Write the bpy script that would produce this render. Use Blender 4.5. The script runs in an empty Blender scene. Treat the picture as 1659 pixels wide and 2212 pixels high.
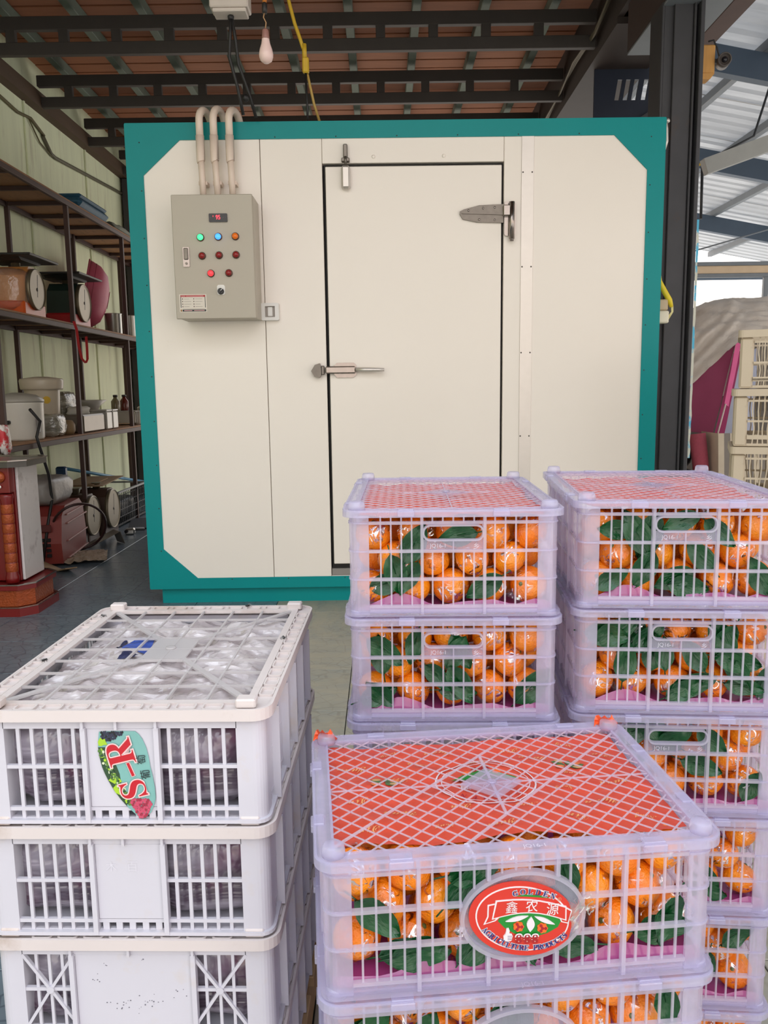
import bpy, bmesh, math, random
from mathutils import Vector, Matrix, noise
random.seed(7)
PI = math.pi
scene = bpy.context.scene
COL = scene.collection

# ------------------------------------------------------------------ camera
cam_data = bpy.data.cameras.new('camera')
cam_data.sensor_fit = 'VERTICAL'
cam_data.sensor_height = 36.0
cam_data.lens = 1781.06 / 2212 * 36.0
cam_data.clip_end = 300
cam = bpy.data.objects.new('camera', cam_data)
COL.objects.link(cam)
pitch, roll = 0.1484, -0.0136
vx = Vector((1, 0, 0)); vu = Vector((0, math.sin(pitch), math.cos(pitch))); vf = Vector((0, math.cos(pitch), -math.sin(pitch)))
rt = vx * math.cos(roll) + vu * math.sin(roll)
up = -vx * math.sin(roll) + vu * math.cos(roll)
cam.matrix_world = Matrix(((rt.x, up.x, -vf.x, 0.0), (rt.y, up.y, -vf.y, 0.0), (rt.z, up.z, -vf.z, 1.161), (0, 0, 0, 1)))
scene.camera = cam

# ------------------------------------------------------------------ world and light
world = bpy.data.worlds.new('overcast_sky'); scene.world = world
world.use_nodes = True
wn = world.node_tree
wn.nodes.clear()
w_out = wn.nodes.new('ShaderNodeOutputWorld')
w_bg = wn.nodes.new('ShaderNodeBackground')
w_tc = wn.nodes.new('ShaderNodeTexCoord')
w_sep = wn.nodes.new('ShaderNodeSeparateXYZ')
w_ramp = wn.nodes.new('ShaderNodeValToRGB')
w_ramp.color_ramp.elements[0].position = 0.0
w_ramp.color_ramp.elements[0].color = (0.82, 0.72, 0.62, 1)
w_ramp.color_ramp.elements[1].position = 0.7
w_ramp.color_ramp.elements[1].color = (1.02, 1.11, 1.24, 1)
wn.links.new(w_tc.outputs['Generated'], w_sep.inputs[0])
wn.links.new(w_sep.outputs['Z'], w_ramp.inputs[0])
wn.links.new(w_ramp.outputs[0], w_bg.inputs['Color'])
w_bg.inputs['Strength'].default_value = 3.0
wn.links.new(w_bg.outputs[0], w_out.inputs['Surface'])
sun_data = bpy.data.lights.new('hazy_sun', 'SUN')
sun_data.energy = 0.6
sun_data.angle = math.radians(25)
sun_data.color = (1.0, 0.95, 0.88)
sun = bpy.data.objects.new('hazy_sun', sun_data)
sun.rotation_euler = Vector((-0.55, 0.62, -0.62)).to_track_quat('-Z', 'Y').to_euler()
COL.objects.link(sun)
scene.view_settings.view_transform = 'Standard'
scene.view_settings.look = 'None'
scene.view_settings.exposure = -0.3
scene.view_settings.gamma = 1.0
scene.view_settings.use_curve_mapping = False
scene.cycles.transparent_max_bounces = 32

# ------------------------------------------------------------------ materials
MATS = {}
def srgb(r, g, b):
    f = lambda c: (c / 255 / 12.92) if c / 255 <= 0.04045 else ((c / 255 + 0.055) / 1.055) ** 2.4
    return (f(r), f(g), f(b))

def new_mat(name):
    m = bpy.data.materials.new(name); m.use_nodes = True
    nt = m.node_tree
    return m, nt, nt.nodes['Principled BSDF'], nt.nodes['Material Output']

def mixcol(nt, fac, a, b):
    n = nt.nodes.new('ShaderNodeMix'); n.data_type = 'RGBA'
    for i, v in ((0, fac), (6, a), (7, b)):
        if isinstance(v, bpy.types.NodeSocket): nt.links.new(v, n.inputs[i])
        elif i == 0: n.inputs[0].default_value = v
        else: n.inputs[i].default_value = (*v, 1)
    return n.outputs[2]

def tex_noise(nt, scale, detail=4, stretch=None, coord='Object', rough=0.55):
    tc = nt.nodes.new('ShaderNodeTexCoord')
    n = nt.nodes.new('ShaderNodeTexNoise')
    n.inputs['Scale'].default_value = scale; n.inputs['Detail'].default_value = detail; n.inputs['Roughness'].default_value = rough
    if stretch:
        mp = nt.nodes.new('ShaderNodeMapping'); mp.inputs['Scale'].default_value = stretch
        nt.links.new(tc.outputs[coord], mp.inputs[0]); nt.links.new(mp.outputs[0], n.inputs['Vector'])
    else:
        nt.links.new(tc.outputs[coord], n.inputs['Vector'])
    return n.outputs['Fac']

def ramp(nt, fac, p0, p1, c0=(0, 0, 0), c1=(1, 1, 1)):
    r = nt.nodes.new('ShaderNodeValToRGB')
    r.color_ramp.elements[0].position = p0; r.color_ramp.elements[1].position = p1
    r.color_ramp.elements[0].color = (*c0, 1); r.color_ramp.elements[1].color = (*c1, 1)
    nt.links.new(fac, r.inputs[0])
    return r.outputs[0]

def bump(nt, bsdf, h, strength=0.3, dist=0.01):
    b = nt.nodes.new('ShaderNodeBump'); b.inputs['Strength'].default_value = strength; b.inputs['Distance'].default_value = dist
    nt.links.new(h, b.inputs['Height']); nt.links.new(b.outputs[0], bsdf.inputs['Normal'])
    return b

def M(name, col, rough=0.5, metal=0.0, var=0.12, scale=12, bmp=0.0, bscale=60, bdist=0.003, stretch=None, spec=0.5, dirt=None, dirt_lo=0.55, dirt_hi=0.75, dirt_scale=6):
    """painted / moulded / metal surface: colour with slight noise variation, optional dirt colour and fine relief"""
    if name in MATS: return MATS[name]
    m, nt, b, o = new_mat(name)
    n = tex_noise(nt, scale, 4, stretch)
    c = mixcol(nt, n, tuple(x * (1 - var) for x in col), tuple(min(1, x * (1 + var)) for x in col))
    if dirt:
        d = ramp(nt, tex_noise(nt, dirt_scale, 6, stretch, rough=0.65), dirt_lo, dirt_hi)
        c = mixcol(nt, d, c, dirt)
    nt.links.new(c, b.inputs['Base Color'])
    b.inputs['Roughness'].default_value = rough; b.inputs['Metallic'].default_value = metal
    b.inputs['Specular IOR Level'].default_value = spec
    if bmp: bump(nt, b, tex_noise(nt, bscale, 3), bmp, bdist)
    MATS[name] = m
    return m

def emis(name, col, strength, base=None):
    if name in MATS: return MATS[name]
    m, nt, b, o = new_mat(name)
    n = tex_noise(nt, 30)
    c = mixcol(nt, n, tuple(x * .92 for x in (base or col)), base or col)
    nt.links.new(c, b.inputs['Base Color'])
    b.inputs['Emission Color'].default_value = (*col, 1); b.inputs['Emission Strength'].default_value = strength
    b.inputs['Roughness'].default_value = 0.2
    MATS[name] = m
    return m

def clear_plastic(name, tint, see=0.4, rough=0.25, gloss=0.12):
    """milky see-through polypropylene: part of the light passes straight, part is scattered in the plastic"""
    m, nt, b, o = new_mat(name)
    nt.nodes.remove(b)
    N = nt.nodes.new; L = nt.links.new
    tr = N('ShaderNodeBsdfTransparent'); tr.inputs[0].default_value = (0.97, 0.95, 1.0, 1)
    df = N('ShaderNodeBsdfDiffuse'); tl = N('ShaderNodeBsdfTranslucent')
    n = tex_noise(nt, 25, 4)
    c = mixcol(nt, n, tuple(x * .93 for x in tint), tint)
    L(c, df.inputs[0]); L(c, tl.inputs[0])
    body = N('ShaderNodeMixShader'); body.inputs[0].default_value = 0.45; L(df.outputs[0], body.inputs[1]); L(tl.outputs[0], body.inputs[2])
    see_n = N('ShaderNodeMapRange'); L(n, see_n.inputs[0])
    see_n.inputs[1].default_value = .3; see_n.inputs[2].default_value = .7
    see_n.inputs[3].default_value = see * 0.94; see_n.inputs[4].default_value = min(1, see * 1.06)
    a = N('ShaderNodeMixShader'); L(see_n.outputs[0], a.inputs[0]); L(body.outputs[0], a.inputs[1]); L(tr.outputs[0], a.inputs[2])
    gl = N('ShaderNodeBsdfGlossy'); gl.inputs['Roughness'].default_value = rough
    lw = N('ShaderNodeLayerWeight'); lw.inputs[0].default_value = 0.3
    mr = N('ShaderNodeMapRange'); L(lw.outputs['Fresnel'], mr.inputs[0]); mr.inputs[3].default_value = gloss * .35; mr.inputs[4].default_value = gloss * 3
    f = N('ShaderNodeMixShader'); L(mr.outputs[0], f.inputs[0]); L(a.outputs[0], f.inputs[1]); L(gl.outputs[0], f.inputs[2])
    L(f.outputs[0], o.inputs['Surface'])
    MATS[name] = m
    return m

def film(name, tint=(1, 1, 1), haze=0.06, gloss=0.5, rough=0.12, bscale=40, bstr=0.6, stretch=None):
    """thin clear cellophane: mostly passes light, with sharp wrinkled reflections"""
    m, nt, b, o = new_mat(name)
    nt.nodes.remove(b)
    N = nt.nodes.new; L = nt.links.new
    tr = N('ShaderNodeBsdfTransparent'); tr.inputs[0].default_value = (*tint, 1)
    df = N('ShaderNodeBsdfDiffuse'); df.inputs[0].default_value = (0.9, 0.9, 0.92, 1)
    a = N('ShaderNodeMixShader'); a.inputs[0].default_value = haze
    L(tr.outputs[0], a.inputs[1]); L(df.outputs[0], a.inputs[2])
    gl = N('ShaderNodeBsdfGlossy'); gl.inputs['Roughness'].default_value = rough
    bp = N('ShaderNodeBump'); bp.inputs['Strength'].default_value = bstr; bp.inputs['Distance'].default_value = 0.01
    L(tex_noise(nt, bscale, 3, stretch), bp.inputs['Height']); L(bp.outputs[0], gl.inputs['Normal'])
    lw = N('ShaderNodeLayerWeight'); lw.inputs[0].default_value = 0.25; L(bp.outputs[0], lw.inputs['Normal'])
    mr = N('ShaderNodeMapRange'); L(lw.outputs['Fresnel'], mr.inputs[0]); mr.inputs[3].default_value = gloss * .12; mr.inputs[4].default_value = gloss
    f = N('ShaderNodeMixShader'); L(mr.outputs[0], f.inputs[0]); L(a.outputs[0], f.inputs[1]); L(gl.outputs[0], f.inputs[2])
    L(f.outputs[0], o.inputs['Surface'])
    MATS[name] = m
    return m

# ------------------------------------------------------------------ mesh builder
class MB:
    def __init__(s): s.v = []; s.f = []; s.mi = []; s.sm = []; s.m = 0; s.smooth = False; s.fix = True
    def face(s, idx): s.f.append(tuple(idx)); s.mi.append(s.m); s.sm.append(s.smooth)
    def add(s, vs, fs, mat=None, smooth=None):
        o = len(s.v)
        s.v += [tuple(mat @ Vector(p)) if mat else tuple(p) for p in vs]
        old = s.smooth
        if smooth is not None: s.smooth = smooth
        for f in fs: s.face([i + o for i in f])
        s.smooth = old
        return s
    def box(s, x0, x1, y0, y1, z0, z1, mat=None):
        vs = [(x0, y0, z0), (x1, y0, z0), (x1, y1, z0), (x0, y1, z0), (x0, y0, z1), (x1, y0, z1), (x1, y1, z1), (x0, y1, z1)]
        return s.add(vs, [(0, 3, 2, 1), (4, 5, 6, 7), (0, 1, 5, 4), (1, 2, 6, 5), (2, 3, 7, 6), (3, 0, 4, 7)], mat)
    def bbox(s, x0, x1, y0, y1, z0, z1, b, mat=None):
        """box with bevelled edges"""
        vs = []; xs, ys, zs = (x0, x1), (y0, y1), (z0, z1)
        idx = {}
        for i in (0, 1):
            for j in (0, 1):
                for k in (0, 1):
                    sx, sy, sz = (1 - 2 * i) * b, (1 - 2 * j) * b, (1 - 2 * k) * b
                    idx[i, j, k] = len(vs)
                    vs += [(xs[i], ys[j] + sy, zs[k] + sz), (xs[i] + sx, ys[j], zs[k] + sz), (xs[i] + sx, ys[j] + sy, zs[k])]
        fs = []
        for i in (0, 1): fs.append([idx[i, 0, 0], idx[i, 1, 0], idx[i, 1, 1], idx[i, 0, 1]][::(-1 if i == 0 else 1)])
        for j in (0, 1): fs.append([idx[0, j, 0] + 1, idx[1, j, 0] + 1, idx[1, j, 1] + 1, idx[0, j, 1] + 1][::(1 if j == 0 else -1)])
        for k in (0, 1): fs.append([idx[0, 0, k] + 2, idx[1, 0, k] + 2, idx[1, 1, k] + 2, idx[0, 1, k] + 2][::(-1 if k == 0 else 1)])
        for j in (0, 1):
            for k in (0, 1): fs.append([idx[0, j, k] + 1, idx[1, j, k] + 1, idx[1, j, k] + 2, idx[0, j, k] + 2][::(1 if (j + k) % 2 else -1)])
        for i in (0, 1):
            for k in (0, 1): fs.append([idx[i, 0, k], idx[i, 1, k], idx[i, 1, k] + 2, idx[i, 0, k] + 2][::(-1 if (i + k) % 2 else 1)])
        for i in (0, 1):
            for j in (0, 1): fs.append([idx[i, j, 0], idx[i, j, 1], idx[i, j, 1] + 1, idx[i, j, 0] + 1][::(1 if (i + j) % 2 else -1)])
        for (i, j, k), n in idx.items(): fs.append([n, n + 1, n + 2][::(1 if (i + j + k) % 2 else -1)])
        return s.add(vs, fs, mat)
    def bar(s, p0, p1, w, h, upv=(0, 0, 1)):
        p0, p1 = Vector(p0), Vector(p1); d = (p1 - p0).normalized(); u = Vector(upv)
        if abs(d.dot(u)) > 0.99: u = Vector((0, 1, 0))
        r = d.cross(u).normalized(); u = r.cross(d)
        vs = [p + r * (a * w / 2) + u * (c * h / 2) for p in (p0, p1) for a, c in ((-1, -1), (1, -1), (1, 1), (-1, 1))]
        return s.add(vs, [(0, 1, 2, 3), (7, 6, 5, 4), (0, 4, 5, 1), (1, 5, 6, 2), (2, 6, 7, 3), (3, 7, 4, 0)])
    def tube(s, pts, r, n=8, caps=True, closed=False):
        pts = [Vector(p) for p in pts]; o = len(s.v); k = len(pts)
        rs = r if isinstance(r, (list, tuple)) else [r] * k
        prev = None
        for i, p in enumerate(pts):
            a = pts[(i - 1) % k] if (closed or i > 0) else p
            b = pts[(i + 1) % k] if (closed or i < k - 1) else p
            d = (b - a).normalized() if (b - a).length > 1e-9 else Vector((0, 0, 1))
            if prev is None:
                u = Vector((0, 0, 1)) if abs(d.z) < .9 else Vector((1, 0, 0))
            else: u = prev
            x = d.cross(u)
            if x.length < 1e-6: x = d.cross(Vector((0, 1, 0)))
            x.normalize(); y = x.cross(d); prev = y
            for j in range(n):
                t = 2 * PI * j / n
                s.v.append(tuple(p + (x * math.cos(t) + y * math.sin(t)) * rs[i]))
        old = s.smooth; s.smooth = True
        for i in range(k if closed else k - 1):
            i2 = (i + 1) % k
            for j in range(n):
                s.face((o + i * n + j, o + i * n + (j + 1) % n, o + i2 * n + (j + 1) % n, o + i2 * n + j)[::-1])
        s.smooth = old
        if caps and not closed:
            s.face([o + j for j in range(n)]); s.face([o + (k - 1) * n + j for j in range(n)][::-1])
        return s
    def lathe(s, prof, n=24, mat=None, cap=True, smooth=True):
        """profile [(r, z)...] around local z"""
        vs = []; fs = []
        for r, z in prof:
            for j in range(n):
                t = 2 * PI * j / n; vs.append((r * math.cos(t), r * math.sin(t), z))
        for i in range(len(prof) - 1):
            for j in range(n): fs.append((i * n + j, i * n + (j + 1) % n, (i + 1) * n + (j + 1) % n, (i + 1) * n + j))
        s.add(vs, fs, mat, smooth)
        if cap:
            o = len(s.v) - len(vs)
            if prof[0][0] > 1e-5: s.face([o + j for j in range(n)][::-1])
            if prof[-1][0] > 1e-5: s.face([o + (len(prof) - 1) * n + j for j in range(n)])
        return s
    def prism(s, poly, h0, h1, mat=None):
        """polygon in local xy (counter-clockwise) from z=h0 to h1"""
        n = len(poly)
        vs = [(x, y, h0) for x, y in poly] + [(x, y, h1) for x, y in poly]
        fs = [tuple(range(n))[::-1], tuple(range(n, 2 * n))] + [(i, (i + 1) % n, n + (i + 1) % n, n + i) for i in range(n)]
        return s.add(vs, fs, mat)
    def ring(s, outer, inner, h0, h1, mat=None):
        n = len(outer)
        vs = [(x, y, h) for h in (h0, h1) for ring in (outer, inner) for x, y in ring]
        fs = []
        for i in range(n):
            j = (i + 1) % n
            fs += [(2 * n + i, 2 * n + j, 3 * n + j, 3 * n + i), (i, n + i, n + j, j), (i, j, 2 * n + j, 2 * n + i), (n + i, 3 * n + i, 3 * n + j, n + j)]
        return s.add(vs, fs, mat)
    def ball(s, c, rx, ry=None, rz=None, n=12, m=8, mat=None):
        ry = ry or rx; rz = rz or rx
        prof = [(math.sin(PI * i / m), -math.cos(PI * i / m)) for i in range(m + 1)]
        T = Matrix.Translation(c) @ Matrix.Diagonal((rx, ry, rz, 1))
        if mat: T = mat @ T
        return s.lathe([(max(r, 1e-6), z) for r, z in prof], n, T, cap=False)
    def build(s, name, mats, parent=None, loc=None, rot=None):
        me = bpy.data.meshes.new(name)
        me.from_pydata(s.v, [], s.f)
        for m in (mats if isinstance(mats, (list, tuple)) else [mats]): me.materials.append(m)
        me.polygons.foreach_set('material_index', s.mi)
        if s.fix:
            bm = bmesh.new(); bm.from_mesh(me); bmesh.ops.recalc_face_normals(bm, faces=bm.faces); bm.to_mesh(me); bm.free()
        me.polygons.foreach_set('use_smooth', s.sm)
        me.update()
        o = bpy.data.objects.new(name, me); COL.objects.link(o)
        if parent: o.parent = parent
        if loc: o.location = loc
        if rot: o.rotation_euler = rot
        return o

def RZ(a): return Matrix.Rotation(a, 4, 'Z')
def RX(a): return Matrix.Rotation(a, 4, 'X')
def RY(a): return Matrix.Rotation(a, 4, 'Y')
def TR(x, y, z): return Matrix.Translation((x, y, z))
FACE = RX(PI / 2)                      # local xy drawing -> standing in the xz plane, facing -y

def tag(o, label=None, cat=None, group=None, kind=None):
    if label: o['label'] = label
    if cat: o['category'] = cat
    if group: o['group'] = group
    if kind: o['kind'] = kind
    return o
def thing(name, label, cat, loc=(0, 0, 0), rz=0, group=None):
    o = bpy.data.objects.new(name, None); COL.objects.link(o)
    o.empty_display_size = 0.05
    o.location = loc; o.rotation_euler = (0, 0, rz)
    return tag(o, label, cat, group)
def struct(o): o['kind'] = 'structure'; return o
def part_copy(me_obj, parent, loc=(0, 0, 0), rot=(0, 0, 0), scale=None):
    c = me_obj.copy(); COL.objects.link(c); c.parent = parent; c.location = loc; c.rotation_euler = rot
    if scale: c.scale = scale
    return c
CHILDREN = {}
def kids(o): return [c for c in bpy.data.objects if c.parent == o]
def copy_tree(o, parent=None, tree=None):
    tree = tree if tree is not None else snapshot(o)
    def rec(node, par):
        src, ch = node
        c = src.copy(); COL.objects.link(c)
        if par: c.parent = par
        for k in ch: rec(k, c)
        return c
    return rec(tree, parent)
def snapshot(o):
    return (o, [snapshot(c) for c in kids(o)])

def ellipse(a, b, n=40, cx=0, cy=0): return [(cx + a * math.cos(2 * PI * i / n), cy + b * math.sin(2 * PI * i / n)) for i in range(n)]
def rrect(x0, x1, y0, y1, r, n=5):
    out = []
    for cx, cy, a0 in ((x1 - r, y1 - r, 0), (x0 + r, y1 - r, PI / 2), (x0 + r, y0 + r, PI), (x1 - r, y0 + r, 3 * PI / 2)):
        for i in range(n + 1):
            a = a0 + PI / 2 * i / n; out.append((cx + r * math.cos(a), cy + r * math.sin(a)))
    return out

_TXT = {}
def glyphs(txt, size=1.0, bold=0.0):
    """flat letter outlines as (verts, faces), centred on their own box"""
    key = (txt, round(bold, 4))
    if key not in _TXT:
        cu = bpy.data.curves.new('t', 'FONT'); cu.body = txt; cu.offset = bold; cu.resolution_u = 4
        cu.align_x = 'CENTER'
        ob = bpy.data.objects.new('t', cu); COL.objects.link(ob)
        bpy.context.view_layer.update()
        dg = bpy.context.evaluated_depsgraph_get()
        me = ob.evaluated_get(dg).to_mesh()
        vs = [tuple(v.co) for v in me.vertices]; fs = [tuple(p.vertices) for p in me.polygons]
        ob.evaluated_get(dg).to_mesh_clear()
        bpy.data.objects.remove(ob); bpy.data.curves.remove(cu)
        _TXT[key] = (vs, fs)
    vs, fs = _TXT[key]
    return [(x * size, y * size, z) for x, y, z in vs], fs
def cap_h(txt):
    vs, _ = glyphs(txt); ys = [v[1] for v in vs] or [0, 1]
    return min(ys), max(ys)
def put_text(mb, txt, x, y, h, ang=0.0, z=0.0, mat=None, bold=0.0, stretch=1.0):
    """letters of height h centred on (x, y) of a local xy drawing plane"""
    lo, hi = cap_h(txt)
    s = h / max(hi - lo, 1e-3)
    vs, fs = glyphs(txt, 1.0, bold)
    mx_ = (min(v[0] for v in vs) + max(v[0] for v in vs)) / 2; my_ = (min(v[1] for v in vs) + max(v[1] for v in vs)) / 2
    T = TR(x, y, z) @ RZ(ang) @ Matrix.Diagonal((s * stretch, s, 1, 1)) @ TR(-mx_, -my_, 0)
    if mat: T = mat @ T
    mb.add(vs, fs, T)

# ================================================================== setting: floor, walls, ceiling, shed
GREEN_WALL = M('faded_green_paint', srgb(226, 232, 198), .75, var=.14, scale=3, stretch=(3, 3, .35), dirt=srgb(150, 138, 104), dirt_lo=.56, dirt_hi=.85, dirt_scale=2.5, bmp=.1, bscale=30)
DARK_STEEL = M('dark_steel', srgb(66, 65, 68), .55, .25, var=.2, scale=9, dirt=srgb(84, 64, 50), dirt_lo=.6, dirt_hi=.85)
GREY_STEEL = M('grey_painted_steel', srgb(120, 126, 132), .5, .2, var=.12, scale=8)
BROWN_STEEL = M('brown_primer_steel', srgb(82, 56, 46), .6, .1, var=.2, scale=8)
BLUE_STEEL = M('blue_grey_steel', srgb(72, 86, 102), .5, .1, var=.12, scale=8)
NAVY = M('navy_plate', srgb(34, 40, 56), .5, .2, var=.15)
BATTEN = M('green_grey_batten', srgb(104, 116, 104), .7, var=.2, scale=6)
PLANK = [M('brown_plank_%d' % i, c, .75, var=.28, scale=4, stretch=(.6, 6, 6), bmp=.2, bscale=30) for i, c in enumerate((srgb(142, 88, 58), srgb(120, 72, 46), srgb(156, 98, 64)))]
CONCRETE = M('pale_concrete', srgb(206, 200, 190), .9, var=.15, scale=1.2, dirt=srgb(176, 168, 154), dirt_scale=2)

def tile_mat(name, base, line, dusty):
    m, nt, b, o = new_mat(name)
    tc = nt.nodes.new('ShaderNodeTexCoord')
    vor = nt.nodes.new('ShaderNodeTexVoronoi'); vor.feature = 'DISTANCE_TO_EDGE'; vor.inputs['Scale'].default_value = 17
    nt.links.new(tc.outputs['Object'], vor.inputs['Vector'])
    edge = ramp(nt, vor.outputs['Distance'], .02, .06, (1, 1, 1), (0, 0, 0))
    n = tex_noise(nt, 7, 5)
    c = mixcol(nt, n, tuple(x * .7 for x in base), tuple(x * 1.25 for x in base))
    c = mixcol(nt, edge, c, line)
    if dusty:
        d = ramp(nt, tex_noise(nt, 3.5, 8, (1, 3, 1), rough=.7), .3, .62)
        c = mixcol(nt, d, c, dusty)
    nt.links.new(c, b.inputs['Base Color'])
    b.inputs['Roughness'].default_value = .28 if not dusty else .5
    bump(nt, b, tex_noise(nt, 18, 3), .12, .004)
    return m
TILE_DARK = tile_mat('slate_pattern_tile', srgb(104, 116, 126), srgb(78, 88, 100), None)
TILE_DUST = tile_mat('dusty_tile', srgb(142, 144, 138), srgb(122, 122, 114), srgb(162, 154, 136))
GROUT = M('dark_grout', srgb(44, 46, 46), .9)

floor = struct(MB().box(-2.9, 2.0, -.4, 9.7, -.06, -.008).build('floor', GROUT))
tile_me = {}
for key, mt in (('d', TILE_DARK), ('l', TILE_DUST)):
    mb = MB(); mb.bbox(-.2235, .2235, -.2235, .2235, -.008, 0, .0015)
    tile_me[key] = mb.build('floor_tile', mt, floor)
first = {'d': True, 'l': True}
for ix in range(11):
    for iy in range(22):
        x = -2.62 + ix * .45; y = -.05 + iy * .45
        k = 'l' if (x > -.7 and y < 5) else 'd'
        if first[k]: o = tile_me[k]; first[k] = False; o.location = (x, y, 0)
        else: o = part_copy(tile_me[k], floor, (x, y, 0))
        o.rotation_euler = (0, 0, random.choice((0, 1, 2, 3)) * PI / 2)

ground = struct(MB().box(2.0, 40, -30, 60, -.09, -.012).box(-40, 2.0, -30, -.4, -.09, -.012).build('floor_yard', CONCRETE))

wall_left = MB()
wall_left.box(-2.95, -2.8, -1.2, 9.75, 0, 3.84)
wall_left = struct(wall_left.build('wall_left', GREEN_WALL))
MB().box(-2.83, -2.72, 1.5, 9.6, 3.44, 3.56).build('wall_ledger', M('old_brown_timber', srgb(84, 66, 50), .8, var=.25, scale=5, stretch=(4, .5, 4)), wall_left)
for y in (6.9, 8.25, 9.45):
    MB().bbox(-2.8, -2.785, y - .012, y + .012, .0, 3.44, .003).build('panel_joint_strip', GREEN_WALL, wall_left)
wall_back = struct(MB().box(-2.95, -2.2, 9.75, 9.9, 0, 3.83).box(-2.2, 2.2, 9.75, 9.9, 3.2, 3.83).build('wall_back', M('dim_back_wall', srgb(120, 116, 100), .85, var=.15, scale=3)))
corner_post = struct(MB().bbox(-2.78, -2.6, 9.3, 9.5, 0, 3.44, .01).build('trim_1', DARK_STEEL))
tag(corner_post, 'dark corner post at the far end of the green wall')

# upper floor seen from below: planks, battens and ladder trusses
ceiling = struct(MB().box(-2.95, 1.95, 1.6, 9.9, 3.835, 3.87).build('ceiling', M('dark_subfloor', srgb(70, 50, 38), .9, var=.2)))
pl = []
for i in range(3):
    mb = MB(); mb.bbox(-2.33, 2.33, -.082, .082, 0, .022, .003); pl.append(mb.build('ceiling_plank', PLANK[i], ceiling))
    pl[i].location = (-.5, 2.3 + i * .172, 3.812)
for k in range(3, 43):
    part_copy(pl[random.randrange(3)], ceiling, (-.5, 2.3 + k * .172, 3.812 + random.uniform(-.004, .004)))
mb = MB(); mb.bbox(-.03, .03, 2.25, 9.6, 3.725, 3.805, .004)
bt = mb.build('batten', BATTEN, ceiling); bt.location = (-2.55, 0, 0)
for k in range(1, 9): part_copy(bt, ceiling, (-2.55 + .47 * k, 0, 0))
ch = MB(); ch.bbox(-2.75, 1.49, -.025, .025, 3.445, 3.525, .004)
ch.bbox(-2.75, 1.49, -.025, .025, 3.605, 3.69, .004)
web = MB(); web.bbox(-.032, .032, -.022, .022, 3.52, 3.61, .003)
tr0 = None
for k, y in enumerate((2.9, 3.95, 5.0, 6.05, 7.1, 8.17, 9.2)):
    if tr0 is None:
        tr0 = ch.build('ladder_truss', M('dark_truss_steel', srgb(70, 64, 60), .65, .1, var=.2, scale=6), ceiling, (0, y, 0))
        w0 = web.build('truss_web', MATS['dark_truss_steel'], tr0, (-2.5, 0, 0))
        webs = [w0] + [part_copy(w0, tr0, (-2.5 + .36 * j, 0, 0)) for j in range(1, 11)]
    else:
        t = part_copy(tr0, ceiling, (0, y, 0))
        for w in webs: part_copy(w, t, tuple(w.location))

# dark edge beam, steel column and grey canopy beam on the right
eb = MB(); eb.box(1.5, 1.93, 5.55, 9.6, 3.4, 3.44); eb.box(1.5, 1.54, 2.4, 9.6, 3.44, 3.82); eb.box(1.89, 1.93, 2.4, 9.6, 3.44, 3.82)
edge_beam = struct(eb.build('trim_2', M('dark_brown_beam', srgb(58, 48, 44), .65, .1, var=.15, scale=5)))
tag(edge_beam, 'dark brown edge beam along the right side of the ceiling')
col = MB()
col.bbox(1.575, 1.675, 4.70, 4.718, 0, 3.17, .003)
col.bbox(1.515, 1.53, 4.72, 4.92, 0, 3.17, .003); col.bbox(1.675, 1.688, 4.685, 4.9, 0, 3.17, .003); col.box(1.53, 1.68, 4.80, 4.815, 0, 3.17)
col.bbox(1.700, 1.722, 4.66, 4.9, 0, 3.17, .003); col.box(1.53, 1.577, 4.722, 4.74, 0, 3.17)
column = tag(col.build('steel_column', DARK_STEEL), 'dark steel column beside the right end of the teal cold room', 'column')
gb = thing('canopy_beam', 'grey steel beam overhead resting on the dark column', 'beam', (0, 0, 0))
BEAM_GREY = M('light_grey_beam', srgb(118, 124, 128), .5, .1, var=.08)
mb = MB(); mb.bbox(1.52, 1.87, 2.0, 5.38, 3.15, 3.165, .002); mb.box(1.86, 1.87, 2.0, 5.38, 3.165, 3.40)
MB().box(1.52, 1.53, 2.0, 5.38, 3.166, 3.60).build('side_web', M('dark_brown_web', srgb(66, 50, 46), .6), gb)
mb.build('beam_channel', BEAM_GREY, gb)
mb = MB(); mb.bbox(1.90, 2.02, 2.0, 5.46, 3.18, 3.22, .003); mb.box(1.95, 1.97, 2.0, 5.46, 3.22, 3.5)
mb.build('side_flange', BROWN_STEEL, gb)
MB().bbox(1.54, 1.85, 4.64, 4.98, 3.172, 3.40, .004).build('bearing_plate', DARK_STEEL, gb)
vp = thing('vent_plate', 'navy steel plate with four slanted light slots behind the column top', 'plate', (0, 0, 0))
mb = MB()
PLT = TR(0, 6.3, 0) @ FACE
mb.prism([(1.55, 2.95), (2.3, 2.95), (2.3, 3.19), (1.55, 3.19)], -.02, 0, PLT); mb.prism([(1.55, 3.33), (2.3, 3.33), (2.3, 3.42), (1.55, 3.42)], -.02, 0, PLT)
sl = [(1.53, 1.55)] + [(x, x + .034) for x in (1.697, 1.757, 1.817, 1.887)] + [(2.3, 2.3)]
for (a0, a1), (b0, b1) in zip(sl, sl[1:]):
    sh_ = .022
    mb.prism([(a1, 3.19), (b0, 3.19), (min(2.3, b0 + sh_), 3.33), (a1 + sh_ if a1 > 1.56 else a1, 3.33)], -.02, 0, PLT)
mb.build('slotted_sheet', NAVY, vp)
MB().bar((1.60, 6.28, 2.86), (2.3, 6.28, 3.30), .03, .05).build('diagonal_angle', DARK_STEEL, vp)

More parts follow.
